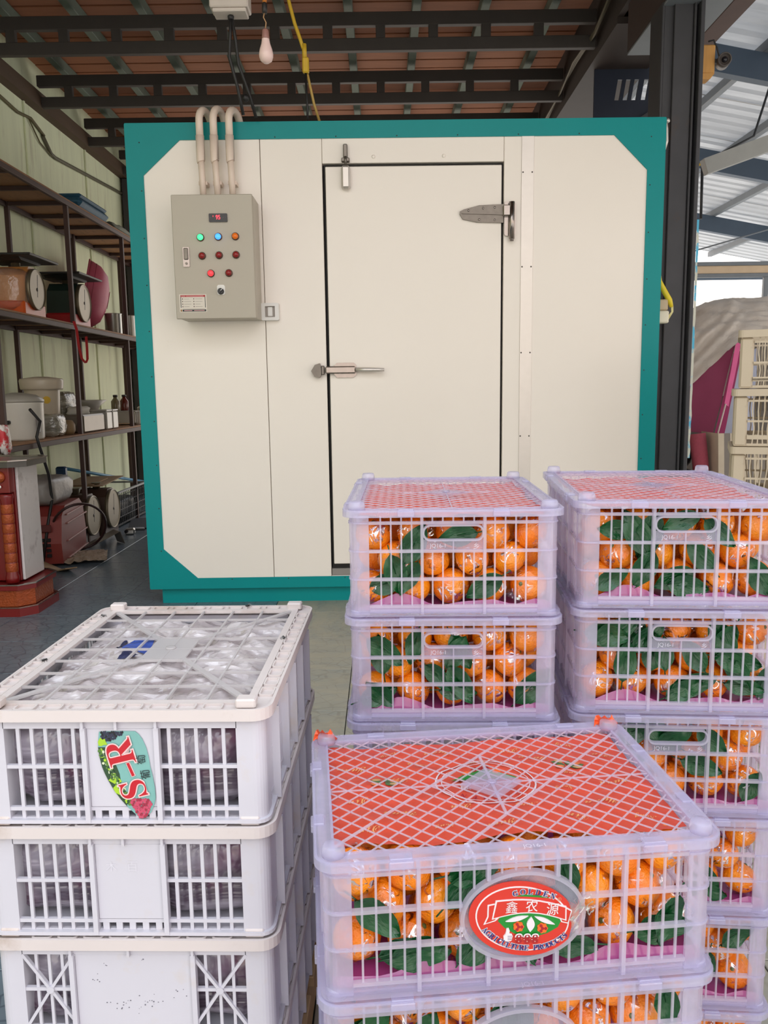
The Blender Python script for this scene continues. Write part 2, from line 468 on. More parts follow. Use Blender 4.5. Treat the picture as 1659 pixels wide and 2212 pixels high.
# shed roof on the right: sloping rafters, purlins and corrugated sheets
shed = struct(MB().bbox(2.1, 7.5, 13.95, 14.05, 2.86, 2.98, .01, None).build('trim_3', BLUE_STEEL))
tag(shed, 'eaves beam at the far edge of the shed roof')
SHEET, nt_, b_, o_ = new_mat('translucent_roof_sheet')
c_ = mixcol(nt_, tex_noise(nt_, 5, 4, (.3, 3, 3)), srgb(168, 170, 172), srgb(206, 206, 206))
nt_.links.new(c_, b_.inputs['Base Color']); b_.inputs['Roughness'].default_value = .35
tl_ = nt_.nodes.new('ShaderNodeBsdfTranslucent'); nt_.links.new(c_, tl_.inputs[0])
mx_ = nt_.nodes.new('ShaderNodeMixShader'); mx_.inputs[0].default_value = .16
nt_.links.new(b_.outputs[0], mx_.inputs[1]); nt_.links.new(tl_.outputs[0], mx_.inputs[2]); nt_.links.new(mx_.outputs[0], o_.inputs['Surface'])
def roof_z(x): return 3.98 - .19 * (x - 1.9)
def sheet_mesh():
    mb = MB(); y = 0; prof = []
    while y < 1.0 - 1e-6:
        prof += [(y, 0), (y + .11, 0), (y + .135, .028), (y + .175, .028)]; y += .2
    prof.append((1.02, 0))
    vs = []; fs = []
    for x in (1.95, 7.2):
        for yy, dz in prof: vs.append((x, yy, roof_z(x) + dz))
    n = len(prof)
    for i in range(n - 1): fs.append((i, i + 1, n + i + 1, n + i))
    mb.fix = False
    return mb.add(vs, fs)
sh0 = struct(sheet_mesh().build('ceiling_shed', SHEET)); sh0.location = (0, 3.0, 0)
tag(sh0, 'corrugated metal shed roof beyond the column')
for k in [-5, -4, -3, -2, -1] + list(range(1, 11)):
    c = part_copy(sh0, sh0, (0, k * 1.0, random.uniform(0, .004))); c.name = 'roof_sheet'
    for key in list(c.keys()): del c[key]
for y in (4.6, 6.85, 9.15, 11.6):
    mb = MB(); mb.bar((1.9, 0, roof_z(1.9) - .19), (7.0, 0, roof_z(7.0) - .19), .09, .20)
    o = mb.build('roof_rafter', BLUE_STEEL, sh0, (0, y - 3.0, 0))
for x in (2.35, 3.0, 3.7, 4.5, 5.4, 6.4):
    MB().bbox(x - .03, x + .03, .1, 11.0, roof_z(x) - .085, roof_z(x) - .008, .004).build('roof_purlin', GREY_STEEL, sh0)
fe = thing('yard_frame', 'steel frame with a beige rail at the far side of the yard', 'frame', (0, 0, 0))
MB().bbox(3.1, 8.0, 9.0, 9.05, 2.40, 2.44, .004).build('top_rail', GREY_STEEL, fe)
MB().bbox(3.1, 8.0, 9.01, 9.04, 2.32, 2.40, .004).build('infill_board', M('beige_board', srgb(214, 190, 160), .7), fe)
MB().bbox(3.1, 8.0, 9.0, 9.05, 2.28, 2.32, .004).build('bottom_rail', GREY_STEEL, fe)
for x in (3.12, 4.09, 7.9): MB().bbox(x - .025, x + .025, 9.0, 9.05, 0, 2.28, .004).build('post', GREY_STEEL, fe)
MB().tube([(3.3, 8.98, 2.55), (4.3, 8.98, 2.82)], .008, 6).build('brace_wire', GREY_STEEL, fe)
MB().bbox(3.1, 3.14, 9.0, 9.05, 2.44, 2.95, .004).build('post', GREY_STEEL, fe)
tb = tag(MB().bar((1.95, 5.2, 2.45), (4.0, 5.2, 3.15), .07, .09).build('tie_beam', M('pale_grey_steel', srgb(150, 150, 146), .5, .2)), 'pale grey sloping tie beam under the shed roof', 'beam')

# ================================================================== cold room
CREAM = M('cream_panel_paint', srgb(238, 228, 217), .30, var=.025, scale=2, bmp=.05, bscale=6, bdist=.01, dirt=srgb(196, 180, 160), dirt_lo=.7, dirt_hi=.9, dirt_scale=9, spec=.5)
TEAL = M('teal_paint', srgb(0, 136, 136), .38, var=.06, scale=3, bmp=.04, bscale=8, bdist=.01, spec=.25)
GASKET = M('black_rubber', srgb(30, 26, 24), .7)
CHROME = M('dull_chrome', srgb(158, 148, 142), .2, .95, var=.12, scale=30)
PEWTER = M('pewter_metal', srgb(120, 112, 104), .38, .8, var=.2, scale=40)
ALU = M('brushed_aluminium', srgb(206, 198, 190), .35, .6, var=.06, scale=20)
CRX, CRY, CRA = -1.289, 4.43, .0064
def CW(lx, off, lz): return (CRX + lx * math.cos(CRA) + off * math.sin(CRA), CRY + lx * math.sin(CRA) - off * math.cos(CRA), lz)
room = thing('cold_room', 'large cream walk-in cold room with teal edge trim', 'cold room', (CRX, CRY, 0), CRA)
MB().box(.012, 2.738, .06, 2.7, .095, 2.495).build('body_shell', CREAM, room)
def panel(x0, x1, z0, z1): return MB().bbox(x0, x1, 0, .058, z0, z1, .0022).build('wall_panel', CREAM, room)
panel(.02, .6785, .1, 2.49); panel(.6815, .9955, .1, 2.49); panel(.997, 1.9275, 2.305, 2.49); panel(1.929, 2.049, .1, 2.49); panel(2.051, 2.73, .1, 2.49)
MB().bbox(.997, 1.9275, 0, .058, .1, .148, .002).build('sill_panel', CREAM, room)
MB().bbox(.999, 1.9275, .004, .05, .149, .186, .002).build('door_sill', M('grey_sill', srgb(140, 134, 128), .5, .2), room)
rec = MB().box(.996, 1.929, .045, .059, .148, 2.305).build('door_recess', GASKET, room)
door = MB().bbox(1.012, 1.9165, -.003, .04, .214, 2.288, .003).build('door_leaf', CREAM, room)
gk = MB(); gk.ring([(1.003, .190), (1.924, .190), (1.924, 2.300), (1.003, 2.300)], [(1.013, .214), (1.9155, .214), (1.9155, 2.287), (1.013, 2.287)], -.02, -.04, FACE)
gk.build('door_gasket', GASKET, door)
st = MB().bbox(2.018, 2.082, -.004, .002, .147, 2.427, .001).build('joint_strip', ALU, room)
for lz in (2.25, 1.78, 1.34, .90, .46):
    for lx in (2.026, 2.073): MB().ball((lx, -.0045, lz), .0042, .003, .0042, 8, 4).build('rivet', M('rivet_grey', srgb(90, 84, 80), .4, .5), st)
# teal trim: four strips, four triangular corner plates, side returns
def trim(name, poly): return MB().prism(poly, .001, .006, FACE).build(name, TEAL, room)
trim('edge_trim', [(0, .09), (.083, .09), (.083, 2.506), (0, 2.506)]); trim('edge_trim', [(2.664, .09), (2.752, .09), (2.752, 2.506), (2.664, 2.506)])
trim('edge_trim', [(.083, 2.425), (2.664, 2.425), (2.664, 2.506), (.083, 2.506)]); trim('edge_trim', [(.083, .09), (2.664, .09), (2.664, .146), (.083, .146)])
trim('corner_plate', [(.083, 2.255), (.275, 2.425), (.083, 2.425)]); trim('corner_plate', [(2.664, 2.255), (2.664, 2.425), (2.490, 2.425)])
trim('corner_plate', [(.083, .146), (.262, .146), (.083, .310)]); trim('corner_plate', [(2.664, .146), (2.664, .31), (2.485, .146)])
mb = MB(); mb.box(-.003, .012, -.0052, .10, .09, 2.5055); mb.build('trim_return', TEAL, room)
mb = MB(); mb.box(2.738, 2.755, -.0052, .10, .09, 2.5055); mb.build('trim_return', TEAL, room)
MB().box(0, 2.752, -.0056, .10, 2.495, 2.509).build('trim_return', TEAL, room)
MB().box(0, 2.752, -.0056, .10, .086, .098).build('trim_return', TEAL, room)
MB().box(.055, 2.70, .03, 2.6, 0, .09).build('plinth', TEAL, room)
rv = MB()
for lz in [.3 + .235 * i for i in range(10)]:
    for lx in (.07, 2.68): rv.ball((lx, -.0065, lz), .0035, .002, .0035, 6, 4)
for lx in [.45 + .31 * i for i in range(7)]: rv.ball((lx, -.0065, 2.434), .0035, .002, .0035, 6, 4); rv.ball((lx, -.0065, .138), .0035, .002, .0035, 6, 4)
tag(rv.build('trim_rivets', DARK_STEEL, room), kind='stuff')
MB().tube([(2.757, .02, 2.50), (2.765, .02, 2.46), (2.768, .02, 2.40), (2.757, .02, 2.36)], .008, 8).build('trim_clip', ALU, room)
MB().ball((2.765, .01, 2.495), .012, .012, .012).build('clip_knob', ALU, room)
for lx in (1.26, 1.62): MB().ball((lx, -.001, 2.335), .010, .004, .010, 10, 6).build('panel_plug', CREAM, room)

# hinge: long tapering strap on the door, knuckle block on the jamb
hg = MB()
hg.prism([(1.70, 2.045), (1.715, 2.02), (1.79, 2.004), (1.925, 2.000), (1.925, 2.092), (1.80, 2.088), (1.72, 2.068), (1.70, 2.058)], .004, .016, FACE)
hg.prism([(1.71, 2.046), (1.925, 2.038), (1.925, 2.056), (1.71, 2.052)], .016, .022, FACE)
hinge = hg.build('door_hinge', PEWTER, door)
hg = MB(); hg.prism(rrect(1.930, 1.988, 1.935, 2.105, .012), .001, .014, FACE); hg.bbox(1.92, 1.972, -.04, -.012, 2.03, 2.085, .005)
hg.tube([(1.966, -.032, 1.915), (1.966, -.032, 2.10)], .0145, 12); hg.tube([(1.966, -.032, 1.905), (1.966, -.032, 1.93)], .011, 10)
hg.build('hinge_knuckle', CHROME, room)
for lx, lz in ((1.742, 2.06), (1.83, 2.07), (1.742, 2.035), (1.80, 2.018)): pass
sc = MB()
for lx, lz in ((1.745, 2.062), (1.82, 2.073), (1.88, 2.076), (1.80, 2.017), (1.88, 2.014)): sc.ball((lx, -.0165, lz), .006, .003, .006, 8, 4)
tag(sc.build('hinge_screws', CHROME, door), kind='stuff')
# latch: wedge striker on jamb, plated body and lever on the door
lt = MB(); lt.prism([(.915, 1.258), (.935, 1.29), (.962, 1.298), (.968, 1.27), (.968, 1.235), (.958, 1.222), (.932, 1.228)], .002, .035, FACE); lt.bbox(.968, .985, -.03, -.004, 1.238, 1.285, .003)
lt.build('latch_striker', PEWTER, room)
lt = MB(); lt.prism([(1.035, 1.24), (1.05, 1.222), (1.135, 1.222), (1.152, 1.235), (1.152, 1.288), (1.14, 1.300), (1.05, 1.300), (1.035, 1.285)], .003, .012, FACE)
lt.bbox(.99, 1.15, -.042, -.012, 1.243, 1.281, .006)
latch = lt.build('latch_body', CHROME, door)
lv = MB(); lv.tube([(1.15, -.03, 1.262), (1.20, -.036, 1.261), (1.27, -.042, 1.260), (1.30, -.044, 1.260)], [.012, .013, .011, .009], 10)
lv.build('latch_lever', ALU, door)
# closer over the top edge of the door
cl = MB(); cl.bbox(1.094, 1.140, -.045, -.003, 2.172, 2.285, .010); cl.build('door_closer', ALU, door)
cl = MB(); cl.bbox(1.096, 1.138, -.03, -.001, 2.306, 2.325, .003); cl.bbox(1.106, 1.128, -.028, -.001, 2.325, 2.392, .004); cl.tube([(1.117, -.03, 2.29), (1.117, -.034, 2.33)], .007, 8)
cl.build('closer_hook', PEWTER, room)

# ---------------------------------------------------------------- control box
GREYBOX = M('light_grey_enamel', srgb(176, 166, 150), .38, var=.03, scale=4)
cb = thing('control_box', 'grey electrical control box with coloured indicator lamps on the cold room front', 'control box', CW(.4625, .20, 1.52), CRA)
X = lambda lx: lx - .4625
Z = lambda lz: lz - 1.52
MB().bbox(X(.272), X(.664), .018, .198, Z(1.522), Z(2.112), .004).build('box_body', GREYBOX, cb)
cdoor = MB().bbox(X(.262), X(.660), 0, .016, Z(1.520), Z(2.116), .003).build('box_door', GREYBOX, cb)
BEZ = M('lamp_bezel', srgb(96, 70, 60), .4, .4)
def lamp(lx, lz, mat):
    z = Z(lz); x = X(lx)
    o = MB().lathe([(.0185, 0), (.0185, .006), (.015, .010), (.013, .010)], 20, TR(x, 0, z) @ RX(PI / 2)).build('indicator_lamp', BEZ, cdoor)
    MB().lathe([(.0145, .006), (.0145, .015), (.012, .021), (.006, .024), (1e-5, .025)], 20, TR(x, 0, z) @ RX(PI / 2)).build('lamp_lens', mat, cdoor)
G_ON = emis('lamp_green', (.05, 1.0, .3), 1.6, (.1, .8, .3)); B_ON = emis('lamp_blue', (.03, .25, 1.0), 2.2, (.1, .3, .9))
R_ON = emis('lamp_red', (1.0, .04, .06), 1.2, (.8, .05, .05)); O_ON = emis('lamp_orange', (1.0, .22, .01), .28, srgb(200, 96, 24))
R_OFF = M('lamp_red_off', srgb(142, 30, 30), .2, var=.1)
for lx, lz, mt in ((.400, 1.912, G_ON), (.488, 1.914, B_ON), (.572, 1.915, O_ON), (.404, 1.824, R_OFF), (.488, 1.826, R_OFF), (.572, 1.827, R_OFF), (.444, 1.739, R_ON), (.533, 1.740, R_OFF)): lamp(lx, lz, mt)
dp = MB().prism(rrect(X(.446), X(.536), Z(1.984), Z(2.024), .004), .0, .008, FACE).build('temperature_display', M('black_display', srgb(20, 16, 18), .15), cdoor)
dg = MB(); put_text(dg, '95', X(.491), Z(2.006), .021, 0, .0086, FACE, .012, .8)
dg.prism([(X(.466), Z(2.008)), (X(.4685), Z(2.008)), (X(.4685), Z(2.014)), (X(.466), Z(2.014))], .0082, .0088, FACE)
dg.build('display_digits', emis('digit_red', (1.0, .03, .06), 2.2), cdoor)
mb = MB()
for lx, lz in ((.453, 2.004), (.455, 1.992), (.512, 2.002), (.519, 2.004), (.529, 2.004)): mb.ball((X(lx), -.0085, Z(lz)), .0016, .001, .0016, 6, 4)
mb.build('display_buttons', M('display_grey', srgb(130, 120, 122), .4), cdoor)['kind'] = 'stuff'
hd = MB(); hd.prism(rrect(X(.309), X(.341), Z(1.772), Z(1.866), .003), 0, .006, FACE); hd.build('lock_plate', CHROME, cdoor)
hd = MB(); hd.bbox(X(.314), X(.336), -.011, -.005, Z(1.806), Z(1.862), .003); hd.lathe([(.006, 0), (.006, .004)], 12, TR(X(.325), -.006, Z(1.788)) @ RX(PI / 2)); hd.build('lock_handle', PEWTER, cdoor)
kb = MB(); kb.prism(rrect(X(.471), X(.510), Z(1.635), Z(1.684), .010), 0, .003, FACE); kb.build('knob_plate', M('white_plastic', srgb(226, 222, 216), .4), cdoor)
kb = MB(); kb.lathe([(.0155, .003), (.0155, .014), (.013, .018)], 20, TR(X(.490), 0, Z(1.652)) @ RX(PI / 2)); kb.bar((X(.480), -.021, Z(1.642)), (X(.500), -.021, Z(1.662)), .008, .006, (0, 1, 0)); knob = kb.build('selector_knob', M('black_plastic', srgb(26, 26, 28), .35), cdoor)
kb = MB(); kb.bar((X(.492), -.0245, Z(1.654)), (X(.501), -.0245, Z(1.663)), .0025, .001, (0, 1, 0)); kb.build('knob_pointer', MATS['white_plastic'], cdoor)
# printed instruction sticker
sk = MB(); x0, x1, z0, z1 = X(.280), X(.416), Z(1.553), Z(1.640)
sk.m = 0; sk.prism([(x0, z0), (x1, z0), (x1, z1), (x0, z1)], 0, .0008, FACE)
def lab(m, a, b, c, d, h=.0011): sk.m = m; sk.prism([(x0 + a, z0 + b), (x0 + c, z0 + b), (x0 + c, z0 + d), (x0 + a, z0 + d)], .0008, h, FACE)
lab(1, .006, .074, .130, .083); lab(2, .006, .022, .009, .074); lab(2, .127, .022, .130, .074); lab(2, .014, .003, .132, .013); lab(3, .004, .003, .012, .013)
for i in range(4):
    zz = .064 - i * .0125
    for j, xx in enumerate((.014, .070)):
        lab(4, xx, zz - .002, xx + .0045, zz + .003); lab(5, xx + .009, zz - .0008, xx + .009 + (.036 if (i + j) % 3 else .026), zz + .0009)
lab(5, .016, .0165, .124, .0175); lab(6, .010, .0775, .030, .0795, .0013); lab(6, .034, .0775, .120, .0795, .0013); lab(6, .022, .0065, .062, .0095, .0013); lab(6, .072, .0065, .124, .0095, .0013)
sk.build('instruction_sticker', [M('sticker_white', srgb(214, 204, 190), .5, var=.02), M('sticker_red', srgb(164, 30, 34), .5), M('sticker_black', srgb(40, 48, 46), .5), M('sticker_gold', srgb(150, 110, 60), .5), M('sticker_brown', srgb(80, 56, 48), .5), M('sticker_grey', srgb(150, 138, 128), .5), M('sticker_pale', srgb(226, 170, 168), .5)], cdoor)
# ---------------------------------------------------------------- three conduits
PVC = M('white_pvc', srgb(226, 206, 190), .4, var=.05, scale=10)
words = ('left', 'middle', 'right')
for i, (xa, xb) in enumerate(((.398, .392), (.471, .462), (.546, .540))):
    t = thing('conduit_pipe', 'white conduit pipe bending over the cold room top, %s of the three' % words[i], 'pipe', CW(xa, .07, 2.116), CRA, 'conduits above the control box')
    dx = xb - xa
    MB().tube([(0, 0, 0), (dx * .5, 0, .12), (dx, 0, .20)], .0160, 14).build('straight_pipe', PVC, t)
    MB().tube([(dx * .7, 0, .185), (dx, 0, .19), (dx, 0, .31)], .0215, 14).build('pipe_sleeve', PVC, t)
    arc = [(dx + .012 * (1 - math.cos(a)) * 1.5, .065 * (1 - math.cos(a)), .385 + (.06 + .006 * (i == 1)) * math.sin(a)) for a in [PI * k / 14 for k in range(15)]]
    MB().tube([(dx, 0, .30)] + arc, .0185, 14).build('bent_pipe', PVC, t)
    cp = MB(); cp.bbox(dx * .4 - .021, dx * .4 + .023, .004, .066, .075, .095, .002); cp.build('pipe_clip', MATS['white_pvc'], t)
# ---------------------------------------------------------------- switch
sw = thing('wall_switch', 'small white square switch beside the lower right corner of the control box', 'switch', CW(.7085, 0, 1.5665), CRA)
mb = MB(); mb.ring(rrect(-.046, .046, -.044, .044, .006), rrect(-.026, .026, -.028, .028, .003), .001, .03, FACE); mb.build('switch_frame', MATS['white_plastic'], sw)
MB().prism([(-.026, -.028), (.026, -.028), (.026, .028), (-.026, .028)], .001, .016, FACE).build('switch_well', M('switch_grey', srgb(156, 146, 136), .4), sw)
MB().bbox(-.013, .013, -.026, -.014, -.024, .024, .003).build('switch_rocker', MATS['white_plastic'], sw)
# yellow corrugated cable and junction box on the right end
jb = thing('cable_box', 'cream junction box with yellow cable at the right end of the cold room', 'junction box', (1.50, 4.56, 1.49))
MB().bbox(-.02, .045, -.03, .03, 0, .065, .006).build('box_base', M('cream_plastic', srgb(226, 214, 190), .45), jb)
MB().bbox(-.02, .04, -.025, .03, .067, .125, .006).build('box_cover', M('tan_plastic', srgb(196, 172, 140), .5), jb)
MB().tube([(-.01, 0, .27), (-.006, -.005, .22), (.02, -.01, .17), (.05, -.012, .12), (.062, -.012, .085)], [.011, .014, .015, .015, .010], 10).build('yellow_sleeve', M('yellow_plastic', srgb(226, 200, 40), .45), jb)
for k in range(3): MB().tube([(.060 + .004 * k, -.014, .09), (.064 + .003 * k, -.012, .06), (.046, -.012, .035 - .008 * k)], .003, 6).build('wire', M('pale_wire', srgb(220, 210, 150), .5), jb)
MB().tube([(-.012, .012, .26), (-.012, .012, .55), (-.010, .012, 1.0)], .009, 8).build('dark_cable', M('grey_cable', srgb(70, 74, 84), .5), jb)

# ================================================================== clear mandarin crates
CLEAR = clear_plastic('clear_lilac_plastic', (.83, .81, .97), see=.68)
CLEAR2 = clear_plastic('clear_lilac_bars', (.91, .87, .98), see=.62)
PANEL = clear_plastic('clear_lilac_panel', (.82, .79, .96), see=.76)
EMBOSS = clear_plastic('raised_letter_plastic', (.95, .93, 1.0), see=.35)
PURPLE = clear_plastic('purple_liner_film', srgb(214, 96, 176), see=.3, rough=.2, gloss=.2)
RED_SHEET = M('red_wrapping_sheet', srgb(200, 72, 48), .40, var=.08, scale=16, bmp=.45, bscale=26, bdist=.008)
GOLD_INK = M('gold_ink', srgb(222, 156, 98), .4, .1, var=.1)
SL, SW, SH = .456, .330, .1658         # outer rim length, width, stacking height
BI = .0095                             # body inset under the rim
X0, X1, Y0, Y1 = -SL / 2 + BI, SL / 2 - BI, -SW / 2 + BI, SW / 2 - BI
PW = .030
ROWS = (.086, .34, .60, .86)
def corner_poly(sx, sy):
    """quarter-round post section at the +x+y corner, mirrored by signs"""
    pts = [(0, 0)]
    r = .016
    a = [(PW - r + r * math.cos(t), PW - r + r * math.sin(t)) for t in [PI / 2 * k / 6 for k in range(7)]]
    p = [(0, PW), (0, PW - .003), (.0, 0), (PW - .003, 0)] if False else []
    poly = [(PW, 0)] + a + [(0, PW), (0, PW - .004)] + [(PW - r + (r - .004) * math.cos(t), PW - r + (r - .004) * math.sin(t)) for t in [PI / 2 * k / 6 for k in range(6, -1, -1)]] + [(PW - .004, 0)]
    poly = [(x * sx, y * sy) for x, y in poly]
    return poly if sx * sy > 0 else poly[::-1]
def side_grid(mb, w, ribs, bars, skip=None, short=False):
    """bars of one side wall in a local frame: x along the wall centred, y = depth, z up"""
    h = w / 2 - PW
    for i, f in enumerate(ROWS):
        mb.box(-h, h, -.0005, .006, SH * f - .0022, SH * f + .0022)
    mb.box(-h, h, .001, .004, .004, .010)
    for x in ribs: mb.box(x - .0022, x + .0022, -.003, .006, .003, SH - .0125)
    for x in bars:
        segs = [(SH * ROWS[0], SH - .0125)]
        if skip: segs = skip(x)
        for a, b in segs: mb.box(x - .0012, x + .0012, .001, .004, a, b)
def make_crate(kind):
    """kind 'oval' shows an oval plate on the long front, both kinds have handle slots in the short sides"""
    root = thing('mandarin_crate', 'clear plastic crate', 'crate')
    # corner posts
    for sx in (-1, 1):
        for sy in (-1, 1):
            mb = MB(); cx, cy = (X1 - PW if sx > 0 else X0 + PW), (Y1 - PW if sy > 0 else Y0 + PW)
            mb.prism(corner_poly(sx, sy), .002, SH - .0125, TR(cx, cy, 0))
            for f in (.34, .60, .86):
                mb.prism([(x * 1.045, y * 1.045) for x, y in corner_poly(sx, sy)], SH * f - .0012, SH * f + .0012, TR(cx, cy, 0))
            mb.build('corner_post', CLEAR, root)
    # base tray: solid low band and floor
    mb = MB()
    mb.ring(rrect(X0 - .006, X1 + .006, Y0 - .006, Y1 + .006, .018), rrect(X0 + .003, X1 - .003, Y0 + .003, Y1 - .003, .012), .0005, .006)
    mb.box(X0 + PW, X1 - PW, Y0, Y0 + .0022, .006, SH * ROWS[0] - .002); mb.box(X0 + PW, X1 - PW, Y1 - .0022, Y1, .006, SH * ROWS[0] - .002)
    mb.box(X0, X0 + .0022, Y0 + PW, Y1 - PW, .006, SH * ROWS[0] - .002); mb.box(X1 - .0022, X1, Y0 + PW, Y1 - PW, .006, SH * ROWS[0] - .002)
    mb.box(X0 + .003, X1 - .003, Y0 + .003, Y1 - .003, .003, .0055)
    mb.build('base_tray', PANEL, root)
    # long sides
    lw = X1 - X0
    ribs = [(-.5 + k) * .0772 - .0772 for k in range(4)]; ribs = [-.1158, -.0386, .0386, .1158]
    bars = [(-13 + k) * .01544 + .00772 for k in range(26)]
    bars = [b for b in bars if abs(b) < lw / 2 - PW - .003]
    pa, pb, pz = .0705, .0535, .0830
    for side in (-1, 1):
        mb = MB(); T = TR(0, Y0, 0) if side < 0 else TR(0, Y1, 0) @ RZ(PI)
        g = MB()
        if kind == 'oval':
            def skip(x):
                if abs(x) >= pa: return [(SH * ROWS[0], SH - .0125)]
                dz = pb * math.sqrt(1 - (x / pa) ** 2); return [(SH * ROWS[0], pz - dz), (pz + dz, SH - .0125)]
            h = lw / 2 - PW
            for f in ROWS:
                z = SH * f; dd = abs(z - pz)
                xx = pa * math.sqrt(max(0, 1 - (dd / pb) ** 2)) if dd < pb else 0
                if xx: g.box(-h, -xx, -.0005, .006, z - .0022, z + .0022); g.box(xx, h, -.0005, .006, z - .0022, z + .0022)
                else: g.box(-h, h, -.0005, .006, z - .0022, z + .0022)
            for x in ribs:
                for a, b in ([(.003, pz - pb * math.sqrt(1 - (x / pa) ** 2)), (pz + pb * math.sqrt(1 - (x / pa) ** 2), SH - .0125)] if abs(x) < pa else [(.003, SH - .0125)]): g.box(x - .0022, x + .0022, -.003, .006, a, b)
            for x in bars:
                for a, b in skip(x): g.box(x - .0012, x + .0012, .001, .004, a, b)
            g.ring(ellipse(pa, pb, 48, 0, pz), ellipse(pa - .0045, pb - .0045, 48, 0, pz), .003, -.005, FACE)
        else:
            side_grid(g, lw, ribs, bars)
        mb.add(g.v, g.f, T)
        sp = mb.build('long_side_grid', CLEAR2, root)
        if kind == 'oval':
            MB().prism(ellipse(pa - .004, pb - .004, 48, 0, pz), -.001, -.0025, T @ FACE).build('oval_plate', PANEL, sp)
    # short sides with handle slot
    sw_ = Y1 - Y0; h = sw_ / 2 - PW
    hx, hz0, hz1 = .0455, SH * .695, SH * .845
    sbars = [(-9 + k) * .01544 for k in range(19)]; sbars = [b for b in sbars if abs(b) < h - .004]
    for side in (-1, 1):
        T = (TR(X0, 0, 0) @ RZ(-PI / 2)) if side < 0 else (TR(X1, 0, 0) @ RZ(PI / 2))
        g = MB()
        def skip(x):
            if abs(x) < hx + .004: return [(SH * ROWS[0], SH * .60), (SH * .86, SH - .0125)]
            return [(SH * ROWS[0], SH - .0125)]
        side_grid(g, sw_, [-.0465, .0465], [b for b in sbars if abs(abs(b) - .0463) > .003], skip)
        g.ring(rrect(-hx, hx, hz0, hz1, .0115, 6), rrect(-hx + .0026, hx - .0026, hz0 + .0026, hz1 - .0026, .009, 6), .004, -.006, FACE)
        g.box(-.001, .001, -.001, .004, SH * .60, hz0)
        mb = MB(); mb.add(g.v, g.f, T)
        sp = mb.build('short_side_grid', CLEAR2, root)
        mb = MB(); mb.box(-.0445, .0445, .0015, .003, SH * .602, hz0 + .002); pm = MB().add(mb.v, mb.f, T)
        pm.build('handle_panel', PANEL, sp)
        tx = MB(); put_text(tx, 'JQ16-1', -.0235, SH * .645, .0078, 0, .0, FACE, .006); put_text(tx, '乡', .034, SH * .645, .0095, 0, 0, FACE, .006)
        t2 = MB().add(tx.v, tx.f, T @ TR(0, .0008, 0)); t2.fix = False
        t2.build('raised_lettering', EMBOSS, sp)['kind'] = 'stuff'
    # lid: rim, border, diamond lattice, knobs, clips
    lid_z0, lid_z1 = SH - .0135, SH - .0028
    mb = MB(); mb.ring(rrect(-SL / 2, SL / 2, -SW / 2, SW / 2, .024, 6), rrect(-SL / 2 + .0035, SL / 2 - .0035, -SW / 2 + .0035, SW / 2 - .0035, .021, 6), lid_z0, lid_z1)
    B = .023
    outer = rrect(-SL / 2 + .001, SL / 2 - .001, -SW / 2 + .001, SW / 2 - .001, .023, 6); inner = rrect(-SL / 2 + B, SL / 2 - B, -SW / 2 + B, SW / 2 - B, .004, 6)
    mb.ring(outer, inner, lid_z1 - .003, lid_z1 - .0008)
    mb.ring(rrect(-SL / 2 + B - .003, SL / 2 - B + .003, -SW / 2 + B - .003, SW / 2 - B + .003, .006), inner[:0] or rrect(-SL / 2 + B, SL / 2 - B, -SW / 2 + B, SW / 2 - B, .004), lid_z1 - .006, lid_z1 + .0005)
    lid = mb.build('lid', CLEAR, root)
    lx, ly = SL / 2 - B, SW / 2 - B
    g = MB(); zc = lid_z1 - .0025
    def line(c, s, w, hgt):
        # y = s*x + c clipped to the lid opening
        pts = []
        for x in (-lx, lx):
            y = s * x + c
            if -ly - 1e-9 <= y <= ly + 1e-9: pts.append((x, y))
        for y in (-ly, ly):
            x = (y - c) / s
            if -lx < x < lx: pts.append((x, y))
        if len(pts) >= 2:
            a, b = pts[0], pts[-1]
            if math.dist(a, b) > .004: g.bar((*a, zc), (*b, zc), w, hgt)
    step = .0262
    for k in range(-16, 17):
        for s in (1, -1):
            thick = (k in (-3, 3)) and s == 1
            line(k * step, s, .0030 if thick else .0018, .0018 if thick else .0011)
    g.bar((-lx, 0, zc), (lx, 0, zc), .0022, .0014); g.bar((0, -.0786, zc), (0, .0786, zc), .0034, .0018)
    g.build('lid_lattice', CLEAR2, lid)
    mb = MB(); mb.prism([(-.040, 0), (0, -.040), (.040, 0), (0, .040)], zc - .001, zc + .0012); mb.lathe([(.006, zc + .001), (.006, zc + .003), (.004, zc + .003)], 16)
    mb.build('lid_centre_plate', PANEL, lid)
    for sx in (-1, 1):
        for sy in (-1, 1):
            kn = MB(); kn.lathe([(.0130, 0), (.0126, .006), (.0118, .0105), (.0100, .0125), (1e-5, .0125)], 18, TR(sx * (SL / 2 - .0215), sy * (SW / 2 - .0215), lid_z1 - .001))
            kn.build('corner_knob', CLEAR, lid)
    for sy in (-1, 1):
        for x in (-.135, .145):
            c = MB(); c.bbox(x - .0135, x + .0135, sy * (SW / 2 + .0002) - .0022, sy * (SW / 2 + .0002) + .0022, lid_z0 + .001, lid_z1 - .001, .001)
            c.bbox(x - .0125, x + .0125, sy * (SW / 2 - .007) - .006, sy * (SW / 2 - .007) + .006, lid_z1 - .002, lid_z1 + .0012, .0008)
            c.build('lid_clip', CLEAR, lid)
    for sx in (-1, 1):
        for y in (-.07, .07):
            c = MB(); c.bbox(sx * (SL / 2 + .0002) - .0022, sx * (SL / 2 + .0002) + .0022, y - .0125, y + .0125, lid_z0 + .001, lid_z1 - .001, .001)
            c.bbox(sx * (SL / 2 - .007) - .006, sx * (SL / 2 - .007) + .006, y - .0115, y + .0115, lid_z1 - .002, lid_z1 + .0012, .0008)
            c.build('lid_clip', CLEAR, lid)
